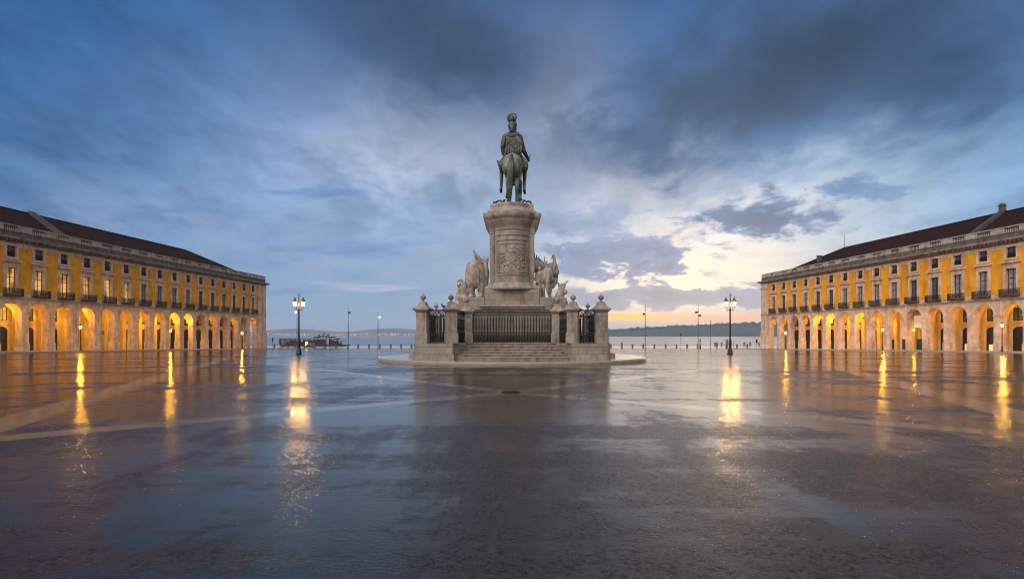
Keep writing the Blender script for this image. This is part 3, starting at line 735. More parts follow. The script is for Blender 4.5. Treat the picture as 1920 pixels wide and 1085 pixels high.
LB, ML, XL = palace('arcaded_palace', 'long yellow arcaded building with dark roof on the left side of the square', (-63.66, 143.2), (-.0673, -1.), -1, 6.0, 4.12, 18,
    lit=(10,11,12,13,14,15,16,17), lamps=[(0,1.1,-1),(2,1.1,-1),(4,1.1,-1),(6,.95,2),(7,.9,2),(8,1.1,-1),(9,1.1,0),(10,1.1,-1),(11,1.1,0),(12,1.1,1),(13,1.1,-1),(14,1.1,-1),(15,1.1,1),(17,1.1,0)],
    hip=20., fire=(56.2, 57.3), extras={'upper': (14,), 'shop': ()})
RB, MR, XR = palace('arcaded_palace', 'long yellow arcaded building with chimney and aerial on the right side of the square', (62.34, 138.6), (.1058, -1.), 1, 5.3, 4.08, 18,
    lit=(), lamps=[(0,1.1,-1),(1,1.1,-1),(3,1.1,0),(4,1.1,1),(5,.9,2),(6,1.1,0),(7,1.1,1),(8,1.1,-1),(9,1.1,0),(11,1.1,-1),(12,1.1,-1),(13,1.1,-1),(14,1.1,0),(16,1.1,0)], hip=19., fire=(53.4, 54.3), extras={'chimney': 1, 'shop': (11, 12, 14), 'fan': (9,), 'upper': ()})
for Mx, Xf, L, nm in ((ML, XL, 84., 'left'), (MR, XR, 80., 'right')):
    mb = MB(); q = []
    for s, d in ((-1.5,-8),(L,-8),(L,6.2),(-1.5,6.2)): q.append(Mx @ Vector((Xf(s), d, 0)))
    top = [(p.x, p.y, gz(p.y)+.2) for p in q]; bot = [(p.x, p.y, gz(p.y)-.4) for p in q]
    mb.add(top+bot, [(0,1,2,3),(0,1,5,4),(1,2,6,5),(2,3,7,6),(3,0,4,7)])
    tag(mb.build('sidewalk', WALK), kind='structure')

# ------------------------------------------------------------------ lamp posts on the sidewalks
def px2(x, d): return (x-960)/1040*d
def post_lamp():
    t = empty('post_lamp', (0,0,0), '', 'street lamp', 'small lamp posts before the arcades')
    mb = MB(); mb.lathe([(.16,0),(.16,.12),(.10,.2),(.09,.7),(.05,.8),(.042,3.1),(.07,3.14),(.07,3.2)], (0,0,0), 10); mb.build('pole', DARKM, t)
    mb = MB(); mb.lathe([(.10,3.2),(.18,3.58)], (0,0,0), 8, False); mb.build('lantern_glass', GLOWP, t)
    mb = MB(); mb.lathe([(.01,3.26),(.06,3.29),(.095,3.4),(.08,3.5),(.01,3.53)], (0,0,0), 8); mb.build('bulb', BULBS, t)
    mb = MB(); mb.lathe([(.20,3.582),(.18,3.62),(.06,3.78),(.03,3.8),(.03,3.88)], (0,0,0), 8); mb.build('lantern_cap', DARKM, t)
    return t
pl = None
for x, d, lab in ((151,79.6,'lit lamp post before the near end of the left arcade'), (320,98.6,'lit lamp post midway along the left arcade'), (454,121.5,'lit lamp post near the river end of the left arcade'),
                  (1473,118.5,'lit lamp post near the river end of the right arcade'), (1655,91.7,'lit lamp post midway along the right arcade'), (1879,71.8,'lit lamp post before the near end of the right arcade')):
    pl = post_lamp() if pl is None else copy_tree(pl)
    pl.location = (px2(x, d), d, gz(d)+.15); pl['label'] = lab

# ------------------------------------------------------------------ big twin-lantern street lamps
def twin_lamp():
    t = empty('street_lamp', (0,0,0), '', 'street lamp', 'twin lantern lamps on the square')
    mb = MB(); mb.lathe([(.32,0),(.32,.12),(.27,.16),(.25,.4),(.18,.62),(.16,.66),(.15,1.0),(.165,1.04),(.165,1.5),(.115,1.62),(.095,1.7),(.075,4.9),(.12,4.95),(.12,5.02),(.07,5.1),(.055,6.2),(.02,6.9)], (0,0,0), 14)
    mb.tube([(-.16,0,6.62),(.16,0,6.62)], .02, 6); mb.lathe([(.02,0),(.06,.05),(.02,.1)], (0,0,6.4), 8)
    mb.build('pole', DARKM, t)
    BR = mat('lamp_bracket', (.10,.075,.03), .4, metal=.5)
    for sx in (-1, 1):
        mb = MB(); mb.tube([(sx*.05,0,5.05),(sx*.22,0,4.95),(sx*.40,0,4.98),(sx*.48,0,5.12),(sx*.46,0,5.26)], .028, 6); mb.tube([(sx*.05,0,5.55),(sx*.2,0,5.4),(sx*.3,0,5.15),(sx*.26,0,5.03)], .02, 6)
        mb.tube([(sx*.22,0,4.95),(sx*.30,0,4.82),(sx*.38,0,4.86)], .018, 6)
        br = mb.build('bracket', BR, t)
        mb = MB(); mb.lathe([(.10,-.02),(.17,.01),(.17,.04)], (sx*.46,0,5.27), 6); mb.build('lantern_base', BR, t)
        mb = MB(); mb.lathe([(.15,0),(.25,.54)], (sx*.46,0,5.33), 6, False); mb.build('lantern_glass', GLOWP, t)
        mb = MB(); mb.lathe([(.01,-.20),(.09,-.17),(.15,0),(.13,.17),(.01,.20)], (sx*.46,0,5.60), 10); mb.build('bulb', BULB, t)
        mb = MB(); mb.lathe([(.29,0),(.29,.04),(.24,.13),(.13,.25),(.10,.29),(.10,.40),(.04,.44),(.03,.52)], (sx*.46,0,5.872), 6, False); mb.build('lantern_cap', BR, t)
    return t
t1 = twin_lamp(); t1.location = (px2(560.5,62), 62, gz(62)); t1['label'] = 'lit twin lantern lamp on the square between left building and monument'
t2 = copy_tree(t1); t2.location = (px2(1369,62), 62, gz(62)); t2['label'] = 'lit twin lantern lamp on the square between monument and right building'

# ------------------------------------------------------------------ monument: platform, enclosure
CY = 38.0
mb = MB(); mb.lathe([(8.95,-.9),(8.95,-.40),(8.9,-.345),(8.86,-.33)], (0,CY,0), 96, False); tag(mb.build('platform', SLAB), kind='structure')
for sx, nm in ((-1, 'left'), (1, 'right')):
    mb = MB(); x0, x1 = sorted((sx*6.0, sx*6.75)); mb.box(x0, x1, 36.2, 39.8, -.34, -.10); mb.box(*sorted((sx*6.0, sx*6.4)), 36.5, 39.5, -.10, .14)
    tag(mb.build('side_steps', STONE, bevel=.02), 'low pale stone steps at the %s side of the monument enclosure' % nm, 'steps')
WT = .617
fx = dict(P1=(3.38,31.5), P0=(5.3,31.5), S=(6.0,34.2), T=(6.0,41.8), Q=(5.3,44.5))
# low wall (one continuous ring each side of the stairs)
outer = [(3.38,31.5),(5.42,31.5),(6.05,34.2),(6.05,41.8),(5.42,44.5),(-5.42,44.5),(-6.05,41.8),(-6.05,34.2),(-5.42,31.5),(-3.38,31.5),(-2.55,34.35),(2.55,34.35)]
mb = MB(); mb.prism(outer, -.4, WT)
enc = mb.build('enclosure_base', BLOCK); tag(enc, 'pale stone block base of the railed enclosure round the pedestal', 'base wall')
po = [(a*1.012+(0), CY+(b-CY)*1.012) for a, b in outer]
mb = MB(); mb.prism([(3.30,31.44),(5.47,31.44),(6.11,34.2),(6.11,41.8),(5.47,44.56),(5.42,44.5),(6.05,41.8),(6.05,34.2),(5.42,31.5),(3.34,31.5)], -.4, -.02); mb.build('plinth_course', STONE, enc)
mb = MB(); mb.prism([(-3.30,31.44),(-5.47,31.44),(-6.11,34.2),(-6.11,41.8),(-5.47,44.56),(-5.42,44.5),(-6.05,41.8),(-6.05,34.2),(-5.42,31.5),(-3.34,31.5)], -.4, -.02)
mb.build('plinth_course', STONE, enc)
# stairs: six treads between splayed cheeks
mb = MB(); n = 6
for k in range(n):
    y0 = 31.75+k*.43; f = (y0-31.5)/2.85; xw = 3.38-.83*f - .005; z1 = -.33+(WT+.325)*(k+1)/n
    xb = 2.56
    mb.prism([(-xw,y0),(xw,y0),(xb-.01,34.34),(-xb+.01,34.34)], -.35+(WT+.33)*k/n, z1-.05)
    mb.prism([(-xw,y0-.07),(xw,y0-.07),(xb-.01,34.34),(-xb+.01,34.34)], z1-.05, z1)
tag(mb.build('stairs', STONE), 'flight of six pale stone steps up to the front railing of the monument', 'stairs')
# piers with ogee caps and urns
def pier_thing(ang):
    t = empty('gate_pier', (0,0,0), '', 'pier', 'stone piers of the monument enclosure', ang)
    mb = MB(); mb.box(-.37,.37,-.37,.37,0,.56); mb.box(-.345,.345,-.345,.345,.56,.62); mb.box(-.315,.315,-.315,.315,.62,1.80); mb.box(-.335,.335,-.335,.335,1.58,1.63)
    for a in range(4):
        q = MB(); q.box(-.2,.2,-.335,-.3155,.74,1.48); r = Matrix.Rotation(a*math.pi/2, 3, 'Z'); mb.add([r @ Vector(v) for v in q.v], q.f)
    mb.build('shaft', STONE, t, bevel=.012)
    mb = MB()
    for hw, za, zb in ((.36,1.80,1.86),(.42,1.86,1.92),(.47,1.92,2.0)): mb.box(-hw,hw,-hw,hw,za,zb)
    sq = lambda r: [(-r,-r),(r,-r),(r,r),(-r,r)]
    mb.sweep([(sq(r), z) for r, z in ((.45,2.0),(.40,2.03),(.30,2.10),(.235,2.19),(.20,2.28),(.185,2.36),(.13,2.37))])
    mb.build('cap', STONE, t)
    mb = MB(); mb.lathe([(.11,0),(.11,.03),(.05,.07),(.045,.10),(.09,.13),(.155,.20),(.165,.27),(.15,.30),(.165,.31),(.165,.335),(.10,.37),(.05,.42),(.045,.45),(.02,.50),(.008,.56)], (0,0,2.37), 14)
    for k in range(8):
        a = k*math.pi/4; mb.lathe([(.0,0),(.03,.04),(.0,.08)], (.145*math.cos(a), .145*math.sin(a), 2.57), 5)
    mb.build('urn', STONE, t)
    return t
p0 = pier_thing(0)
def put_pier(x, y, ang, lab, first=[True]):
    t = p0 if first[0] else copy_tree(p0); first[0] = False
    t.location = (x, y, WT+.002); t.rotation_euler.z = ang; t['label'] = lab; return t
for sx, nm in ((-1,'left'),(1,'right')):
    put_pier(sx*3.52, 31.95, sx*R(-16), 'tall stone pier with urn at the %s foot of the front stairs' % nm)
    put_pier(sx*5.12, 31.95, sx*R(12), 'stone pier with urn at the front %s corner of the enclosure' % nm)
    put_pier(sx*2.82, 34.5, sx*R(-8), 'stone pier with urn at the top of the stairs, %s end of the front railing' % nm)
    put_pier(sx*5.68, 41.6, sx*R(8), 'stone pier with urn at the rear %s side of the enclosure' % nm)
    put_pier(sx*4.25, 44.1, 0, 'stone pier with urn at the back of the enclosure, behind the %s sculpture group' % nm)
# iron railings
def railing(a, b, lab):
    a, b = Vector(a), Vector(b); d = b-a; L = d.length; ang = math.atan2(d.y, d.x)
    t = empty('iron_railing', (a.x, a.y, WT+.004), lab, 'railing', 'black iron railings round the pedestal', ang)
    mb = MB(); mb.box(0,L,-.03,.03,1.86,1.93); mb.box(0,L,-.03,.03,1.70,1.74); mb.box(0,L,-.035,.035,.46,.50); mb.box(0,L,-.035,.035,.58,.62); mb.box(0,L,-.04,.04,.02,.07)
    mb.build('rails', IRON, t)
    n = max(2, round(L/.178)); st = L/n
    mb = MB(); mv = MB()
    for k in range(n):
        x = (k+.5)*st
        mb.lathe([(.028,.07),(.028,.5),(.045,.56),(.028,.62),(.034,.9),(.048,.95),(.034,1.0),(.026,1.3),(.046,1.36),(.026,1.42),(.026,1.70)], (x,0,0), 6)
        mv.tube([(x+st*.42*math.cos(q*math.pi/6), 0, .27+.185*math.sin(q*math.pi/6)) for q in range(13)], .026, 5)
        mv.tube([(x+st*.5*math.cos(q*math.pi/6), 0, 1.745+.09*math.sin(q*math.pi/6)) for q in range(7)], .022, 5)
        mv.lathe([(.0,0),(.035,.04),(.0,.08)], (x,0,.50), 5)
    mb.build('bars', IRON, t); mv.build('scrollwork', IRON, t)
    return t
railing((-2.5,34.5), (2.5,34.5), 'wide black iron railing across the top of the front stairs')
for sx, nm in ((-1,'left'),(1,'right')):
    railing((sx*3.84,31.95),(sx*4.8,31.95), 'short black iron railing beside the front stairs, %s of the steps' % nm)
    railing((sx*3.42,32.3),(sx*2.92,34.15), 'black iron railing rising along the %s cheek of the stairs' % nm)
    railing((sx*5.2,32.3),(sx*5.68,34.2), 'black iron railing turning back from the front %s corner pier' % nm)
    railing((sx*5.68,34.25),(sx*5.68,41.2), 'long black iron railing along the %s side of the enclosure' % nm)
    railing((sx*5.6,41.95),(sx*4.55,43.9), 'black iron railing across the rear %s corner of the enclosure' % nm)
railing((-3.9,44.1),(3.9,44.1), 'black iron railing along the river side behind the pedestal')

# ------------------------------------------------------------------ pedestal
ped = empty('monument_pedestal', (0, CY, WT), 'tall pale stone pedestal with carved panel under the bronze rider', 'pedestal')
def zz(rel): return rel+1.09-WT
def rect(hx, hy): return [(-hx,-hy),(hx,-hy),(hx,hy),(-hx,hy)]
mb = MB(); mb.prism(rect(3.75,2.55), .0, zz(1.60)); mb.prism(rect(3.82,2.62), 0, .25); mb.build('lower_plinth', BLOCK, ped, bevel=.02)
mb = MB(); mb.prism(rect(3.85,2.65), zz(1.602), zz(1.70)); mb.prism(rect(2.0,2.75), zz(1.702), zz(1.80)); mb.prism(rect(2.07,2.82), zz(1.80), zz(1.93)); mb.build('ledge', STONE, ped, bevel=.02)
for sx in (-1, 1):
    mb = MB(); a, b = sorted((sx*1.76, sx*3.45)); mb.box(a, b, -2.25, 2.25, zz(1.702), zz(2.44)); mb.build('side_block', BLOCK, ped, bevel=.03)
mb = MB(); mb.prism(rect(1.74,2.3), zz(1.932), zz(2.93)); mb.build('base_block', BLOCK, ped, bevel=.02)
def bow(hw, hp, yb, bulge, dep, n=14):
    # plan with straight pilaster zones at the corners and a bowed middle, front (-y) and back (+y)
    pts = [(-hp,-dep),(-hw,-dep)]
    for k in range(n+1):
        u = -1+2*k/n; pts.append((hw*u*.985, -dep-yb-bulge*(1-u*u)))
    pts += [(hw,-dep),(hp,-dep)]
    return pts+[(-x,-y) for x, y in pts]
def bo(hp, f=.78, yb=.06, bl=.60, dep=1.85): return bow(hp*f, hp, yb, bl, dep)
mb = MB(); mb.sweep([(bo(h, .80, .08, .60, d), zz(z)) for h, d, z in ((1.74,2.08,2.932),(1.77,2.1,2.99),(1.77,2.1,3.07),(1.70,2.05,3.14),(1.60,1.98,3.18),(1.58,1.96,3.26),(1.52,1.9,3.40))]); mb.build('base_moulding', STONE, ped)
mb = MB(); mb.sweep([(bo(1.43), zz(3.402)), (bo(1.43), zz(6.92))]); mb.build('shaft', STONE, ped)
# pilaster strips and mouldings on the shaft
mb = MB()
for sx in (-1,1):
    for sy in (-1,1):
        a, b = sorted((sx*1.18, sx*1.455)); c, d = sorted((sy*1.60, sy*1.90)); mb.box(a, b, c, d, zz(3.41), zz(6.6)); mb.box(a-.02, b+.02, c-.02, d+.02, zz(6.6), zz(6.68)); mb.box(a-.01,b+.01,c-.01,d+.01, zz(6.68), zz(6.9))
mb.build('pilasters', STONE, ped)
def bowpt(u, out=0.): return (1.14*u*.985, -1.85-.06-.60*(1-u*u)-out)
mb = MB()
def bowstrip(u0, u1, z0, z1, o0, o1, n=12):
    vs = []; fs = []
    for k in range(n+1):
        u = u0+(u1-u0)*k/n; a = bowpt(u, o0); b = bowpt(u, o1); vs += [(*a, z0), (*b, z0), (*b, z1), (*a, z1)]
    for k in range(n):
        for j in range(4): fs.append((4*k+j, 4*k+(j+1)%4, 4*k+4+(j+1)%4, 4*k+4+j))
    fs += [(0,1,2,3), tuple(4*n+j for j in (3,2,1,0))]
    mb.add(vs, fs)
for o, s in ((.03, 1.),): 
    bowstrip(-.93,.93, zz(6.10), zz(6.17), -.02, .045); bowstrip(-.80,.80, zz(5.86), zz(5.93), -.02, .04)
    bowstrip(-.93,.93, zz(3.86), zz(3.93), -.02, .045); bowstrip(-.80,.80, zz(4.02), zz(4.08), -.02, .04)
    bowstrip(-.93,-.88, zz(3.93), zz(6.10), -.02, .045); bowstrip(.88,.93, zz(3.93), zz(6.10), -.02, .045)
    bowstrip(-.80,-.76, zz(4.08), zz(5.86), -.02, .04); bowstrip(.76,.80, zz(4.08), zz(5.86), -.02, .04)
    bowstrip(-.99,.99, zz(6.42), zz(6.50), -.02, .05); bowstrip(-.99,.99, zz(6.80), zz(6.90), -.02, .06)
mb.build('panel_frame', STONE, ped)
# carved trophy relief: shield, mantling, leaves, drapery
items = []; rr = random.Random(3)
def rel(u, z, out, rad): p = bowpt(u, 0.); return ('e', (p[0], p[1]-out*.4+.034, z), (rad[0], min(rad[1], .058), rad[2]))
zc = zz(4.95)
items.append(rel(.02, zc-.08, .05, (.24,.13,.34)))
items.append(rel(.0, zc+.42, .06, (.13,.12,.14))); items.append(rel(.0, zc+.62, .05, (.08,.09,.14)))
for k in range(170):
    q = rr.random(); a = rr.gauss(0,.36)+ (.16 if q < .5 else -.1); z = zc-.15+rr.gauss(0,.48) - abs(a)*.25
    if not(-.7 < a < .72 and zz(4.12) < z < zz(5.8)): continue
    items.append(rel(a, z, .02, (rr.uniform(.03,.1), rr.uniform(.05,.12), rr.uniform(.03,.09))))
for k in range(44):
    a = rr.uniform(-.64,.68); z = min(zz(5.7),max(zz(4.2),zc-.15+rr.gauss(0,.45))); p = bowpt(a); da, dz = rr.uniform(-.2,.2), rr.uniform(-.22,.12)
    p2 = bowpt(max(-.7,min(.7,a+da))); items.append(('t', [(p[0],p[1]-.005,z),((p[0]+p2[0])/2,p[1]-.03,z+dz*.3+.04),(p2[0],p2[1]-.0,z+dz)], [.032,.03,.02]))
blob(items, .022, 'carved_relief', STONE, ped, 1)
# cornice and attic
mb = MB(); mb.sweep([(bo(h, .76, .06, .64, d), zz(z)) for h, d, z in ((1.47,1.86,6.922),(1.50,1.88,7.0),(1.56,1.94,7.1),(1.68,2.05,7.3),(1.74,2.1,7.45),(1.84,2.2,7.6),(1.88,2.23,7.72),(1.88,2.23,7.86),(1.80,2.15,7.9))]); mb.build('cornice', STONE, ped)
mb = MB(); mb.sweep([(bo(h, .80, .05, b, d), zz(z)) for h, d, b, z in ((1.50,1.9,.56,7.902),(1.50,1.9,.56,7.95),(1.60,1.96,.6,7.952),(1.585,1.95,.6,8.03),(1.52,1.88,.58,8.07),(1.45,1.80,.54,8.17),(1.41,1.74,.52,8.33),(1.43,1.74,.52,8.50),(1.36,1.68,.5,8.6))]); mb.build('attic', STONE, ped)

# ------------------------------------------------------------------ bronze rider
HZ = 8.60+1.09
st = empty('equestrian_statue', (.0, CY-.25, HZ+.002), 'green bronze rider on horse seen from behind, on top of the tall pedestal', 'statue', rz=R(-3)); st.location.x = .06; st.scale = (.95, .98, 1.05)
hor = [('e',(0,.2,2.45),(.66,1.5,.70)), ('e',(0,-.85,2.58),(.76,.72,.74)), ('e',(-.33,-.98,2.42),(.38,.5,.58)), ('e',(.33,-.98,2.42),(.38,.5,.58)),
       ('e',(0,1.4,2.6),(.62,.6,.76)), ('t',[(0,1.5,2.9),(0,2.05,3.6),(0,2.35,4.2)],[.56,.42,.33]), ('t',[(0,2.3,4.25),(.08,2.75,3.98),(.12,3.0,3.65)],[.30,.24,.17]),
       ('e',(-.12,2.22,4.55),(.06,.08,.18)), ('e',(.14,2.22,4.55),(.06,.08,.18)),
       ('t',[(-.32,-1.0,2.25),(-.29,-.85,1.80),(-.27,-1.28,1.05),(-.26,-1.2,.62),(-.26,-1.14,.28),(-.26,-1.0,.08)],[.36,.20,.13,.095,.11,.15]),
       ('t',[(.34,-1.0,2.25),(.34,-.7,1.80),(.33,-1.05,1.05),(.31,-.95,.62),(.31,-.88,.28),(.30,-.75,.08)],[.38,.21,.135,.095,.11,.15]),
       ('t',[(-.33,1.35,2.0),(-.34,1.5,1.25),(-.33,1.4,.65),(-.33,1.42,.25),(-.33,1.52,.08)],[.30,.19,.125,.12,.16]),
       ('t',[(.35,1.4,2.0),(.40,2.0,1.55),(.42,1.75,.85),(.42,1.6,.55),(.44,1.5,.42)],[.30,.2,.12,.12,.15])]
horse = blob(hor, .045, 'horse', BRONZE2, st)
tl = [('t',[(0,-1.5,2.98),(-.03,-1.72,2.72),(-.04,-1.74,2.2),(-.07,-1.70,1.6),(-.12,-1.66,1.0),(-.17,-1.62,.5),(-.20,-1.58,.32)],[.11,.14,.16,.17,.17,.14,.06])]
rr = random.Random(9)
for k in range(9):
    a = rr.uniform(-.2,.2); tl.append(('t',[(a*.5,-1.68,2.8),(a-.04,-1.86-rr.uniform(0,.08),2.2-rr.uniform(0,.2)),(a*.7-.07+.06*rr.uniform(-1,1),-1.88,1.5),(a*.9-.13+.08*rr.uniform(-1,1),-1.78,.8),(a*1.1-.20,-1.66,.30)],[.06,.07,.075,.065,.03]))
blob(tl, .035, 'tail', BRONZE, horse, 2)
mn = []
for k in range(12):
    t = k/11; y, z = 1.35+.95*t, 3.25+1.2*t; mn.append(('t',[(0,y-.3,z+.12),(-.28,y-.25,z-.1),(-.42,y-.2,z-.55)],[.12,.1,.04]))
blob(mn, .04, 'mane', BRONZE, horse, 2)
# saddle cloth with flaring pistol covers
sc = [('e',(0,-.05,2.98),(.74,.62,.34)), ('e',(-.76,-.25,2.75),(.16,.42,.42)), ('e',(.76,-.25,2.65),(.16,.42,.46))]
sc += [('t',[(-.78,-.35,2.35),(-.88,-.45,2.75),(-1.12,-.5,3.02)],[.14,.17,.035]), ('t',[(.80,-.35,2.1),(.92,-.45,2.5),(1.10,-.5,2.62)],[.12,.2,.04]), ('t',[(.74,-.3,3.1),(.95,-.5,2.75),(1.0,-.5,2.3)],[.15,.14,.06])]
blob(sc, .04, 'saddle_cloth', BRONZE, horse, 2)
rid = [('e',(0,-.15,3.42),(.50,.44,.42)), ('t',[(0,-.15,3.5),(0,-.15,4.0),(-.01,-.17,4.45)],[.44,.41,.44]), ('e',(-.01,-.17,4.4),(.56,.36,.34)),
       ('t',[(-.42,-.17,4.55),(-.01,-.17,4.75),(.42,-.17,4.55)],[.2,.24,.2]), ('t',[(-.03,-.15,4.7),(-.05,-.12,5.0)],[.2,.16]), ('e',(-.05,-.08,5.2),(.24,.27,.33)), ('e',(-.05,.2,5.12),(.06,.1,.08)),
       ('t',[(-.54,-.17,4.52),(-.68,-.2,4.0),(-.64,-.05,3.62),(-.40,.45,3.55),(-.2,.6,3.6)],[.24,.21,.2,.15,.11]),
       ('t',[(.50,-.17,4.52),(.66,-.22,4.05),(.80,-.15,3.66),(1.06,.2,3.28)],[.22,.18,.16,.11]), ('e',(1.10,.26,3.22),(.10,.12,.12)),
       ('t',[(-.35,-.1,3.35),(-.74,.35,3.0),(-.84,.30,2.35),(-.83,.10,1.75),(-.83,-.05,1.35)],[.30,.24,.15,.115,.095]), ('t',[(-.84,-.2,1.24),(-.87,.25,1.16)],[.115,.10]),
       ('t',[(.35,-.1,3.35),(.74,.35,3.0),(.84,.30,2.3),(.82,.10,1.65),(.82,-.05,1.25)],[.30,.24,.15,.115,.095]), ('t',[(.82,-.2,1.14),(.85,.25,1.06)],[.115,.10])]
for k in range(4): rid.append(('t',[(1.08,.34,3.29-.05*k),(1.18,.33,3.28-.05*k),(1.19,.23,3.26-.05*k)],[.032,.03,.026]))
rid.append(('t',[(1.04,.2,3.28),(1.12,.16,3.36)],[.035,.03]))
rider = blob(rid, .035, 'rider', BRONZE, st, 3)
cp = [('e',(0,-.42,3.62),(.60,.22,.34)), ('t',[(-.38,-.4,4.62),(-.02,-.52,4.52),(.36,-.40,4.66)],[.15,.13,.15]), ('t',[(-.36,-.36,4.66),(-.1,-.2,4.84),(.2,-.2,4.84),(.36,-.36,4.68)],[.13,.11,.11,.12])]
for k in range(7):
    u = -.42+.13*k; cp.append(('t',[(u*.7+.1,-.48,4.5),(u+.22*(k/6)+.02,-.56,4.1),(u+.30*(k/6)+.0,-.60,3.7),(u*1.1+.2*(k/6),-.62,3.40)],[.09,.085,.09,.07]))
cp += [('t',[(-.46,-.46,4.5),(-.2,-.6,4.1),(.14,-.62,3.75),(.44,-.5,3.52)],[.10,.10,.1,.09])]
blob(cp, .032, 'cape', BRONZE, rider, 1)
hm = [('e',(-.05,-.10,5.30),(.29,.31,.33)), ('t',[(-.05,-.34,5.12),(-.04,-.38,4.92)],[.2,.17]), ('t',[(.2,-.12,5.05),(.24,-.12,5.45)],[.07,.06])]
blob(hm, .03, 'helmet', BRONZE, rider, 1)
pm_ = [('e',(-.06,-.10,5.76),(.19,.22,.25)), ('t',[(-.26,-.1,5.62),(-.34,-.1,5.82),(-.31,-.1,6.0)],[.08,.11,.05]), ('t',[(.14,-.1,5.62),(.22,-.1,5.85),(.20,-.1,6.08)],[.08,.08,.045]), ('t',[(-.29,-.1,5.98),(-.12,-.1,6.10),(.06,-.1,6.09),(.2,-.1,6.04)],[.05,.04,.04,.04])]
blob(pm_, .025, 'plume', BRONZE, rider, 1)
mb = MB(); mb.tube([(.92,.26,2.75),(1.11,.28,3.22),(1.28,.30,3.60)], [.028,.03,.026], 7); mb.build('baton', BRONZE, rider)
# serpents and brambles round the hooves
for k, (pts) in enumerate(([(-1.34,-1.3,-.05),(-1.25,-1.35,.12),(-1.1,-1.4,.1),(-.95,-1.4,.2),(-.75,-1.4,.2),(-.62,-1.4,.08)], [(-.62,-1.5,.03),(-.55,-1.5,.22),(-.46,-1.5,.22),(-.5,-1.5,.05)], [(.55,-1.5,.04),(.5,-1.5,.25),(.62,-1.5,.3),(.72,-1.45,.18)], [(.72,-1.45,.05),(.85,-1.45,.2),(.95,-1.42,.15)], [(.95,-1.4,.1),(1.1,-1.4,.14),(1.28,-1.35,.12),(1.38,-1.3,-.06)])):
    mb = MB(); n = len(pts); mb.tube(pts, [.035+.035*math.sin(math.pi*(j+.5)/n) for j in range(n)], 7); mb.build('serpent', BRONZE, st)
mb = MB(); mb.lathe([(1.32,0),(1.28,.06),(1.0,.10)], (0,0,0), 24, True, 1., 1.25); mb.build('bronze_base', BRONZE, st)

# ------------------------------------------------------------------ marble groups
GZ = 2.44+1.09+.003
el = empty('elephant_sculpture', (-2.42, CY-1.55, GZ), 'pale marble elephant seen from behind with winged figure, left of the pedestal', 'sculpture')
it = [('e',(0,.95,1.58),(.70,1.25,.90)), ('e',(-.02,.2,1.55),(.68,.55,.95)), ('e',(-.1,.1,1.95),(.52,.45,.55)),
      ('t',[(-.34,.12,1.3),(-.36,.06,.75),(-.30,.0,.30),(-.29,-.02,.12)],[.36,.27,.19,.22]), ('t',[(.36,.2,1.3),(.40,.14,.75),(.36,.08,.30),(.36,.06,.12)],[.34,.25,.18,.21]),
      ('t',[(-.36,1.75,1.2),(-.38,1.8,.6),(-.38,1.8,.14)],[.33,.24,.23]), ('t',[(.36,1.75,1.2),(.38,1.8,.6),(.38,1.8,.14)],[.33,.24,.23]),
      ('e',(0,2.35,1.75),(.5,.5,.6)), ('t',[(-.1,2.7,1.6),(-.35,2.95,1.1),(-.55,2.85,.7),(-.7,2.6,.75)],[.25,.18,.13,.1]), ('e',(-.62,2.1,1.75),(.12,.34,.5)), ('e',(.62,2.1,1.75),(.12,.34,.5)),
      ('e',(-.30,-.08,.06),(.26,.26,.09)), ('e',(.36,-.0,.06),(.25,.25,.09))]
body = blob(it, .045, 'elephant', CARVE, el, 4)
mb = MB(); mb.tube([(.12,-.32,2.0),(.20,-.42,1.7),(.24,-.36,1.2),(.25,-.34,.7),(.22,-.36,.42)], [.07,.085,.075,.06,.075], 8); mb.build('tail', CARVE, body)
def wing(mb, base, tip, back, th=.07, n=7):
    base, tip, back = Vector(base), Vector(tip), Vector(back)
    for k in range(n):
        t = k/(n-1); a = base.lerp(back, t); b = tip.lerp(back+(tip-base)*.25, t**.8)
        mb.tube([a, a.lerp(b,.5)+Vector((0,-.04,.05)), b], [th, th*1.25, th*.35], 6)
it = [('t',[(.35,1.1,2.3),(.4,1.1,2.0)],[.3,.3]), ('e',(.42,1.0,2.55),(.13,.14,.17))]
w_ = MB(); wing(w_, (.18,.7,2.35), (-.20,.55,3.32), (.62,.75,2.25), .09, 8); w_.build('raised_wing', CARVE, el)
it = [('t',[(.62,.35,1.0),(.66,.35,1.7),(.68,.35,2.3)],[.24,.26,.14]), ('t',[(.66,.35,2.2),(.62,.35,2.5),(.58,.35,2.72)],[.15,.09,.06]), ('t',[(.70,.35,2.2),(.78,.35,2.5),(.80,.35,2.68)],[.13,.1,.07]), ('e',(.70,.3,2.40),(.12,.1,.24)),
      ('t',[(.62,.3,1.1),(.58,.25,.5),(.56,.2,.05)],[.24,.17,.2])]
blob(it, .04, 'draped_figure', CARVE, el, 2)
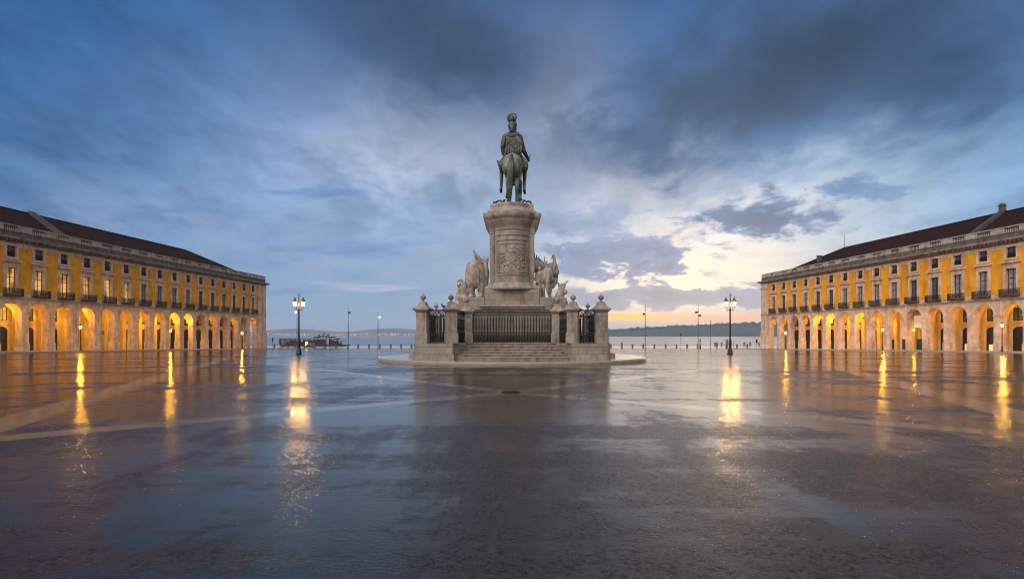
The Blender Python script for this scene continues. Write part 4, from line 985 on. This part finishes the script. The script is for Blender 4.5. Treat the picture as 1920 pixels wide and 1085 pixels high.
it = [('t',[(-.65,-.05,.42),(-.72,-.1,.75),(-.80,-.15,1.0)],[.27,.26,.22]), ('t',[(-.80,-.15,1.08),(-.86,-.15,1.2)],[.1,.09]), ('e',(-.98,-.2,1.25),(.15,.17,.17)),
      ('t',[(-.62,-.15,1.02),(-.66,-.2,1.4),(-.95,-.2,1.62),(-1.1,-.2,1.45)],[.13,.11,.09,.06]), ('t',[(-.95,-.15,.95),(-1.1,-.2,.6),(-1.15,-.3,.25)],[.12,.1,.07]),
      ('t',[(-.65,-.1,.40),(-1.0,-.4,.42),(-1.12,-.35,-.1),(-1.2,-.4,-.42)],[.2,.17,.13,.09]), ('t',[(-.5,-.05,.35),(-.6,-.5,.35),(-.62,-.45,.0)],[.2,.16,.12]),
      ('e',(-.75,-.2,.35),(.5,.4,.22)), ('e',(-1.0,-.3,-.0),(.28,.3,.35)), ('e',(-.45,-.2,.15),(.35,.3,.2)), ('t',[(-.3,.1,.9),(-.2,.3,.5)],[.25,.3])]
fm = blob(it, .035, 'fallen_man', CARVE, el, 2); fm.location = (-.05,-.1,-.42)

hg = empty('horse_sculpture', (2.28, CY-1.55, GZ), 'pale marble horse seen from behind with winged figure and fallen man, right of the pedestal', 'sculpture')
it = [('e',(.0,.9,1.45),(.48,1.1,.52)), ('e',(.02,.15,1.45),(.50,.5,.58)), ('t',[(-.20,.05,1.25),(-.22,.1,.9),(-.20,-.12,.55),(-.19,-.06,.22),(-.19,-.0,.07)],[.28,.2,.11,.085,.12]),
      ('t',[(.24,.05,1.25),(.26,.15,.9),(.25,-.05,.55),(.22,.02,.22),(.22,.08,.07)],[.28,.2,.11,.085,.12]), ('t',[(-.2,1.6,1.1),(-.22,1.75,.6),(-.2,1.7,.1)],[.22,.12,.1]), ('t',[(.22,1.7,1.2),(.25,2.1,1.1),(.25,2.1,.7)],[.22,.13,.1]),
      ('t',[(.1,1.6,1.7),(.3,1.9,2.1),(.42,2.0,2.35)],[.42,.32,.24]), ('t',[(.42,2.0,2.35),(.6,2.3,2.05)],[.22,.13])]
hb = blob(it, .04, 'horse', CARVE, hg, 3)
it = [('t',[(.02,-.3,1.75),(.06,-.42,1.45),(.04,-.40,1.0),(.05,-.36,.5),(.1,-.3,.15)],[.08,.13,.15,.12,.05])]
blob(it, .03, 'tail', CARVE, hb, 2)
it = [('t',[(.45,1.3,1.9),(.62,1.0,1.6),(.60,.6,1.1),(.45,.4,.7)],[.2,.2,.17,.08]), ('t',[(.55,1.3,2.0),(.70,.9,1.5),(.68,.6,1.0)],[.12,.14,.06])]
blob(it, .035, 'mane', CARVE, hb, 1)
it = [('t',[(-.55,.1,.75),(-.52,.1,1.2),(-.50,.1,1.55)],[.2,.2,.22]), ('t',[(-.5,.1,1.6),(-.48,.08,1.75)],[.09,.08]), ('e',(-.47,.05,1.90),(.13,.15,.17)), ('t',[(-.30,.05,1.58),(-.22,-.1,1.25),(-.30,-.2,1.0)],[.1,.085,.06]), ('t',[(-.68,.05,1.55),(-.74,-.05,1.2),(-.6,-.2,.95)],[.1,.085,.06]),
      ('t',[(-.5,.08,.8),(-.46,0,.4),(-.44,-.05,.05)],[.2,.15,.12]), ('t',[(-.66,.1,.8),(-.7,.1,.4),(-.72,.05,.05)],[.17,.12,.1])]
blob(it, .035, 'winged_figure', CARVE, hg, 2)
w_ = MB(); wing(w_, (-.75,.5,1.7), (-.78,.5,3.02), (-.02,.6,1.95), .12, 9); w_.build('wing', CARVE, hg)
w_ = MB(); wing(w_, (-.3,.55,1.8), (.06,.5,2.5), (.15,.6,1.7), .10, 6); w_.build('wing', CARVE, hg)
mb = MB(); mb.tube([(-.12,.4,2.4),(-.13,.4,2.65),(-.07,.4,2.85)], [.03,.035,.015], 6); mb.build('staff_tip', CARVE, hg)
it = [('t',[(.58,.6,1.85),(.56,.55,2.1),(.55,.55,2.45),(.54,.55,2.75)],[.24,.21,.13,.075]), ('t',[(.54,.55,2.75),(.50,.55,2.86),(.40,.55,2.8),(.36,.55,2.6)],[.08,.075,.05,.03]), ('e',(.62,.6,1.75),(.26,.25,.3))]
blob(it, .03, 'palm_trophy', CARVE, hg, 2)
it = [('t',[(.72,-.2,.30),(.84,-.2,.6),(.92,-.2,.9)],[.3,.29,.24]), ('e',(1.16,-.25,.78),(.16,.17,.18)), ('t',[(1.05,-.2,1.0),(1.12,-.25,1.25)],[.12,.1]), ('t',[(.86,-.2,1.0),(.92,-.25,1.25),(1.12,-.25,1.3),(1.34,-.25,1.48)],[.11,.08,.07,.05]), ('t',[(.8,-.2,1.1),(.7,-.25,1.36)],[.09,.06]),
      ('t',[(.6,-.2,.25),(.4,-.5,.32),(.25,-.45,.05)],[.2,.16,.1]), ('t',[(.95,-.3,.3),(1.15,-.5,.1),(1.3,-.4,-.2)],[.2,.16,.1]), ('e',(.8,-.25,.0),(.55,.35,.2)), ('e',(1.15,-.3,-.2),(.3,.3,.3)), ('e',(.45,-.3,.1),(.25,.22,.16))]
fm = blob(it, .035, 'fallen_man', CARVE, hg, 2); fm.location = (.02,-.1,-.40)
# floodlight box behind, pigeon on a pier
fl = empty('floodlight', (3.45, CY-.9, zz(1.70)+WT+.004), 'small pale floodlight box beside the right marble group', 'floodlight')
mb = MB(); mb.box(-.2,.2,-.14,.14,.42,.78); mb.build('housing', mat('flood_housing', (.42,.46,.5), .4), fl, bevel=.02)
mb = MB(); mb.box(-.04,.04,-.04,.04,0,.42); mb.build('stand', DARKM, fl)
pg = blob([('e',(0,0,.11),(.065,.13,.075),.35,'X'), ('t',[(0,.09,.16),(0,.12,.23)],[.045,.035]), ('t',[(0,.12,.24),(0,.17,.235)],[.034,.008]), ('t',[(0,-.1,.09),(0,-.22,.05)],[.04,.025]), ('t',[(.025,.0,.07),(.025,.0,.0)],[.012,.01]), ('t',[(-.025,.0,.07),(-.025,.0,.0)],[.012,.01])], .012, 'pigeon', mat('pigeon_grey', (.04,.045,.055), .6), None, 1)
pg.location = (-3.93, 31.8, WT+2.015); pg.rotation_euler.z = 1.2; tag(pg, 'dark pigeon perched on the cap of the pier left of the stairs', 'bird')
# drain in the paving
mb = MB(); mb.lathe([(.22,0),(.22,.012),(.20,.014)], (0,0,0), 24, False)
for k in range(5): mb.box(-.15,.15,-.13+k*.06,-.105+k*.06,.0141,.02)
dr = mb.build('drain_cover', mat('drain_iron', (.012,.012,.013), .6, metal=.4)); dr.location = (-.02,12.65,gz(12.65)+.003); dr.rotation_euler.x = -math.atan(.017)
tag(dr, 'round dark iron drain cover set in the wet paving before the monument', 'drain cover')

# ------------------------------------------------------------------ quay: bollards, poles, signs
bol = None
bx_ = [514.5,529,540,553.5,571,589.5,609,629.5,652,671.5,691.6,712,732.5,752,771.5,  1145.3,1165.9,1186,1206,1227,1248,1268.4,1288.3,1308,1361.8,1381.7,1401]
nl = 15
for k, x in enumerate(bx_):
    if bol is None:
        mb = MB(); mb.lathe([(.30,0),(.30,.10),(.25,.14),(.25,1.0),(.29,1.03),(.29,1.12),(.20,1.20),(.05,1.23)], (0,0,0), 14); bol = mb.build('bollard', BOLL); o = bol
    else: o = bol.copy(); COL.objects.link(o)
    o.location = (px2(x,164.2), 164.2, gz(164.2)); tall = abs(x-1165.9) < 1
    if tall: o.scale = (1, 1, 1.45)
    lab = ('%s stone bollard counted leftward from the monument along the quay' % ORD[nl-1-k]) if k < nl else ('%s stone bollard counted rightward from the monument along the quay' % ORD[k-nl])
    if tall: lab = 'taller stone bollard, second to the right of the monument on the quay'
    tag(o, lab, 'bollard', 'stone bollards along the quay')
def quay_pole(x, d, top, head, lab, base_y=None):
    t = empty('light_pole', (px2(x,d), d, gz(d)), lab, 'light pole', 'slim light poles along the quay')
    mb = MB(); mb.lathe([(.16,0),(.15,.3),(.13,.35),(.10,top*.6),(.05,top)], (0,0,0), 8); mb.build('pole', STEEL, t)
    for dx, hz_, lit in head:
        mb = MB(); mb.box(min(0,dx),max(0,dx),-.05,.05,hz_-.05,hz_+.05); mb.box(dx-.34,dx+.34,-.25,.25,hz_-.08,hz_+.42,.05); mb.build('lamp_head', DARKM, t)
        if lit:
            mb = MB(); mb.box(dx-.2,dx+.2,-.22,.1,hz_-.16,hz_-.085); mb.box(dx-.16,dx+.16,-.262,-.255,hz_-.02,hz_+.22); mb.build('lamp_lens', LAMPW, t)
    return t
quay_pole(557,160,12.6,[(-.3,10.5,1)],'slim light pole behind the left twin lantern lamp')
quay_pole(652.8,160,12.3,[(.35,10.1,0)],'slim unlit pole at the right end of the dark jetty')
quay_pole(708.8,160,10.6,[(.5,9.0,1)],'slim pole with one lit head just left of the monument')
quay_pole(1209.8,160,12.8,[(-.4,9.7,0)],'slim pole with dark head just right of the monument')
quay_pole(1309,160,12.7,[(.4,10.2,1),(.5,9.3,0),(-.5,10.2,0)],'slim pole with several heads midway between monument and right lamp')
t = empty('flag_pole', (px2(1332.5,162), 162, gz(162)), 'thin bare pole just left of the right twin lantern lamp', 'pole'); mb = MB(); mb.lathe([(.12,0),(.12,.2),(.09,.25),(.07,7.6),(.11,7.65),(.11,8.1)], (0,0,0), 8); mb.build('shaft', STEEL, t)
def sign(x, d, h, w_, bh, lab, m=DARKM):
    t = empty('sign_post', (px2(x,d), d, gz(d)), lab, 'sign post', None); mb = MB(); mb.lathe([(.07,0),(.05,.1),(.05,h)], (0,0,0), 8); mb.build('post', STEEL, t)
    mb = MB(); mb.box(-w_/2,w_/2,-.10,-.052,h-bh,h); mb.box(-w_/2+.03,w_/2-.03,-.106,-.1005,h-bh+.03,h-.03); mb.build('plate', m, t, bevel=.01); return t
sign(1276.5,163,4.4,.35,.7,'thin sign post with small dark plates on the quay right of the monument').children[1].name = 'plate'
sign(1418.5,150,2.5,.48,.95,'dark box sign on a post beside the corner of the right building')
sign(511.4,150,2.9,.36,1.0,'dark box sign on a post beside the corner of the left building')
sign(194,82,3.2,.30,.6,'thin sign post before the left arcade, near the lit lamp post')
t = empty('totem', (px2(1312.8,158), 158, gz(158)), 'slim quay post with dark top and pale middle beside a light pole', 'post')
mb = MB(); mb.lathe([(.22,0),(.2,.9),(.16,1.0)], (0,0,0), 10); mb.build('base', DARKM, t)
mb = MB(); mb.lathe([(.2,1.0),(.30,1.5),(.22,1.85)], (0,0,0), 10); mb.build('middle', mat('pale_post', (.5,.48,.34), .6), t)
mb = MB(); mb.lathe([(.16,1.85),(.2,2.2),(.16,2.6),(.05,2.85)], (0,0,0), 10); mb.build('top', DARKM, t)
for x, h, lab in ((1361.6,2.6,'left of two close grey posts behind the right twin lantern lamp'),(1364.2,2.6,'right of two close grey posts behind the right twin lantern lamp'),(1376,2.3,'thin grey post between the right lamp and the right building')):
    t = empty('quay_post', (px2(x,168), 168, -2.80), lab, 'post'); mb = MB(); r = .16 if h > 2.4 else .09; mb.lathe([(r*1.3,0),(r,.15),(r,h-.2),(r*1.2,h-.15),(r*.8,h)], (0,0,0), 8); mb.build('shaft', STEEL, t)
for x, y, lab in ((1353,201,'small mooring post at the water edge right of the standing person'),(1340.5,201,'small mooring post at the water edge left of the standing person'),(1395.5,201,'mooring post at the water edge midway to the right building'),(1406.5,201,'mooring post at the water edge beside the last bollards'),(1423.5,201,'mooring post at the water edge by the right building corner')):
    mb = MB(); mb.lathe([(.45,0),(.4,.2),(.26,.35),(.26,.8),(.45,.95),(.42,1.15),(.1,1.25)], (0,0,0), 10); o = mb.build('mooring_post', BOLL); o.location = (px2(x,y), y, -2.80); tag(o, lab, 'mooring post')
# one person standing on the quay
per = blob([('e',(0,0,1.0),(.2,.15,.16)), ('t',[(0,0,1.0),(0,0,1.25),(0,0,1.42)],[.18,.19,.17]), ('t',[(-.16,0,1.44),(.16,0,1.44)],[.09,.09]), ('t',[(0,0,1.48),(0,0,1.6)],[.065,.06]), ('e',(0,.0,1.70),(.085,.1,.125)), ('e',(0,.1,1.68),(.02,.025,.03)),
    ('t',[(-.2,0,1.42),(-.25,.02,1.14),(-.22,.1,.90)],[.075,.06,.045]), ('t',[(.2,0,1.42),(.25,.02,1.14),(.22,.1,.90)],[.075,.06,.045]), ('e',(-.215,.11,.83),(.04,.05,.08)), ('e',(.215,.11,.83),(.04,.05,.08)),
    ('t',[(-.1,0,.95),(-.11,.02,.5),(-.11,-.02,.08)],[.11,.075,.055]), ('t',[(.1,0,.95),(.11,.02,.5),(.11,-.02,.08)],[.11,.075,.055]), ('t',[(-.11,-.04,.05),(-.12,.14,.04)],[.05,.04]), ('t',[(.11,-.04,.05),(.12,.14,.04)],[.05,.04])], .022, 'person', mat('skin_and_trousers', (.16,.12,.10), .7), None, 2)
per.location = (px2(1344.2,150), 150, gz(150)); tag(per, 'person in a long grey coat standing on the quay facing the river', 'person')
cb = blob([('t',[(0,0,.62),(0,0,1.0),(0,0,1.3)],[.25,.23,.215]), ('t',[(-.18,0,1.43),(.18,0,1.43)],[.115,.115]), ('t',[(-.22,0,1.42),(-.27,.02,1.14),(-.24,.09,.95)],[.10,.085,.07]), ('t',[(.22,0,1.42),(.27,.02,1.14),(.24,.09,.95)],[.10,.085,.07])], .025, 'coat', mat('grey_coat', (.13,.13,.145), .8), per, 2)
hb_ = blob([('e',(0,-.015,1.735),(.098,.105,.11))], .02, 'hair', mat('dark_hair', (.02,.016,.013), .6), per, 1)

# dark jetty with frames, kiosk, car, gulls
JY = 196.
jt = empty('jetty', (px2(588,JY), JY, -2.80), 'dark timber jetty with frames and awnings at the water edge, left of the monument', 'jetty')
jx = lambda x: px2(x,JY)-px2(588,JY)
mb = MB(); mb.box(jx(528), jx(647), -1.5, 6, .0, .55); mb.build('deck', DARKM, jt)
mb = MB()
for k in range(17): x = jx(529+k*2.35); mb.box(x-.09,x+.09,-1.45,-1.27,.55,2.5)
mb.box(jx(528), jx(568), -1.42, -1.28, 2.5, 2.68); mb.box(jx(528), jx(568), -1.42, -1.28, 1.2, 1.32); mb.box(jx(530), jx(567), 2.2, 2.3, .55, 1.5); mb.box(jx(540), jx(552), 1.8, 2.0, 1.5, 2.1); mb.box(jx(528)-.25, jx(528)+.25, -1.45, -1.2, .55, 2.8)
for k in range(8): x = jx(530+k*4.6); mb.tube([(x,-1.35,.6),(x+.6,-1.35,2.5)], .05, 5)
mb.build('frame_rail', DARKM, jt)
rr = random.Random(21)
def pavil(x0, x1, h, kind):
    mb = MB(); a, b = jx(x0), jx(x1)
    n_ = max(2, int((b-a)/.75))
    for k in range(n_+1):
        x = a+(b-a)*k/n_; mb.box(x-.07,x+.07,-.2,-.06,.55,h-.35); 
        if k < n_ and rr.random() < .85: mb.box(x+.07, x+(b-a)/n_-.07, -.16, -.1, .55, rr.uniform(.7,1.0)*(h-.9)+.3)
    if kind: mb.prism([(a,.2),(b,.2),(b,2.6),(a,2.6)], h-.24, h-.02, .25)
    mb.box(a-.15,b+.15,-.5,3,h-.4,h-.24)
    mb.build('pavilion', DARKM, jt)
pavil(569,588,3.0,0); pavil(588.5,596,3.4,1); pavil(597,611,3.7,1); pavil(613,626,3.4,1); pavil(627,634,2.7,1); pavil(635,641,2.0,0)
for x, h, lab in ((596.5,3.55,'left'),(605,3.85,'middle'),(614,3.55,'right')):
    g_ = blob([('e',(0,0,.2),(.13,.26,.14)), ('t',[(0,.2,.28),(0,.26,.42)],[.08,.07]), ('t',[(0,.27,.43),(0,.4,.41)],[.06,.015]), ('t',[(0,-.2,.2),(0,-.42,.18)],[.08,.03]), ('t',[(.04,0,.1),(.04,0,0)],[.02,.015]), ('t',[(-.04,0,.1),(-.04,0,0)],[.02,.015])], .025, 'gull', mat('gull_grey', (.05,.05,.055), .6), None, 1)
    g_.location = (px2(x,JY), JY+.9, -2.80+h+.0); g_.rotation_euler.z = -1.5; g_.scale = (1.7,)*3; tag(g_, 'dark gull perched on the jetty awnings, %s of the three' % lab, 'bird', 'gulls on the jetty')
t = empty('ticket_kiosk', (px2(575.3,178), 178, -2.80), 'small lit yellow ticket kiosk before the dark jetty', 'kiosk')
mb = MB(); mb.box(-.42,.42,-.3,.3,0,.5); mb.box(-.45,.45,-.33,.33,1.75,1.9); mb.box(-.42,-.36,-.3,.3,.5,1.75); mb.box(.36,.42,-.3,.3,.5,1.75); mb.build('cabinet', mat('kiosk_paint', (.35,.25,.08), .6), t)
mb = MB(); mb.box(-.355,.355,-.27,.27,.502,1.748); mb.build('lit_panel', emit('kiosk_light', (1.,.72,.28), 2.6), t)
car = empty('parked_car', (px2(583.2,176), 176, -2.80), 'dark parked car with red tail lights before the jetty', 'car')
def carprof(): return [(-2.1,.35),(-2.15,.75),(-1.95,.95),(-1.2,1.0),(-.6,1.42),(.75,1.45),(1.5,1.0),(2.1,.9),(2.15,.4)]
mb = MB(); P = carprof()
def slab(P, hw0, hw1, m, nm, par):
    mb = MB(); n = len(P); vs = []
    for sx in (-1,1):
        for y, z in P: hw = hw1 if z > 1.1 else hw0; vs.append((sx*hw, y, z))
    mb.add(vs, [tuple(range(n)), tuple(range(n,2*n))]+[(k,(k+1)%n,n+(k+1)%n,n+k) for k in range(n)]); return mb.build(nm, m, par, bevel=.06)
slab(P, .85, .66, mat('car_paint', (.015,.015,.02), .25), 'body', car)
mb = MB(); mb.add([(-.60,-1.16,1.05),(.60,-1.16,1.05),(.54,-.66,1.40),(-.54,-.66,1.40)], [(0,1,2,3)]); mb.build('rear_window', GLAZE, car)
for sx in (-1,1):
    mb = MB(); mb.box(sx*.62-.16, sx*.62+.16, -2.19, -2.10, .70, .88); mb.build('tail_light', REDL, car)
    for y in (-1.3, 1.35):
        mb = MB(); mb.tube([(sx*.70,y,.32),(sx*.88,y,.32)], .32, 16, False); mb.build('wheel', mat('tyre', (.012,.012,.012), .8), car)
# far radio mast on the other bank
t = empty('radio_mast', (px2(586.5,4000), 4000, -4), 'faint thin lattice mast on the far bank above the jetty', 'mast')
mb = MB()
for sx in (-1,1): mb.tube([(sx*9,0,0),(sx*1.2,0,78)], [.5,.4], 5)
for k in range(6): z = 12*k; wv = 9-7.8*z/78; mb.tube([(-wv,0,z),(wv*.85,0,z+12)], .25, 5)
mb.tube([(0,0,78),(0,0,92)], [1.8,.6], 5)
mb.build('lattice', STEEL, t)

# white banner and screens at the right arcade
p = MR @ Vector((XR(5.3+10*4.08)-.0, -.25, 0))
ang = math.atan2((MR @ Vector((1,0,0))-MR @ Vector((0,0,0))).y, (MR @ Vector((1,0,0))-MR @ Vector((0,0,0))).x)
i_b = 10
def at_r(s, d, z=0.): return MR @ Vector((XR(s), d, z))
sb = 5.3+10*4.08
q = at_r(sb+.3, .5); bn = empty('hanging_banner', (q.x, q.y, 2.35), 'plain white banner hanging in an arch of the right arcade', 'banner', rz=ang)
mb = MB(); mb.box(-.78,.78,-.02,.02,0,2.0); mb.build('sheet', SIGNW, bn); mb = MB(); mb.tube([(-.85,0,2.04),(.85,0,2.04)], .035, 6); mb.tube([(0,0,2.05),(0,0,3.05)], .012, 5); mb.build('rod', DARKM, bn)
q = at_r(sb+.2, -.2); t = empty('spot_lamp', (q.x, q.y, 1.95), 'small bright spot lamp under the white banner', 'lamp', rz=ang)
mb = MB(); mb.lathe([(.05,.30),(.13,.1),(.13,.05)], (0,0,0), 8); mb.build('shade', DARKM, t); mb = MB(); mb.lathe([(.10,-.08),(.12,.048)], (0,0,0), 8); mb.build('bulb', LAMPA2, t)
for s, w_, lab in ((sb+2.4,.9,'dark upright cafe screen right of the banner arch'), (sb-.7,.5,'dark cafe screen left of the banner arch'), (sb-3.0,.4,'narrow dark cafe screen farther left of the banner arch')):
    q = at_r(s, -1.2); t = empty('cafe_screen', (q.x, q.y, gz(q.y)+.152), lab, 'screen', 'dark screens before the right arcade', ang)
    mb = MB(); mb.box(-w_/2,w_/2,-.03,.03,.12,1.85); mb.build('panel', mat('screen_cloth', (.02,.022,.024), .5), t); mb = MB(); mb.box(-w_/2-.05,-w_/2,-.2,.2,0,.06); mb.box(w_/2,w_/2+.05,-.2,.2,0,.06); mb.box(-w_/2-.05,-w_/2,-.03,.03,.06,1.9); mb.box(w_/2,w_/2+.05,-.03,.03,.06,1.9); mb.build('frame', DARKM, t)

# ------------------------------------------------------------------ haze over the river
def haze():
    m = bpy.data.materials.new('haze_air'); m.use_nodes = True; g = NT(m.node_tree); g.n.clear()
    v = g.new('ShaderNodeVolumePrincipled'); v.inputs['Color'].default_value = (.62,.80,1,1); v.inputs['Density'].default_value = 1.3e-4; v.inputs['Anisotropy'].default_value = 0.
    out = g.new('ShaderNodeOutputMaterial'); g.l.new(v.outputs[0], out.inputs['Volume'])
    mb = MB(); mb.box(-5200,5200,-150,6400,-7.5,84); tag(mb.build('haze', m), 'thin blue evening haze over the river', 'haze', kind='stuff')
haze()
bpy.context.view_layer.update()
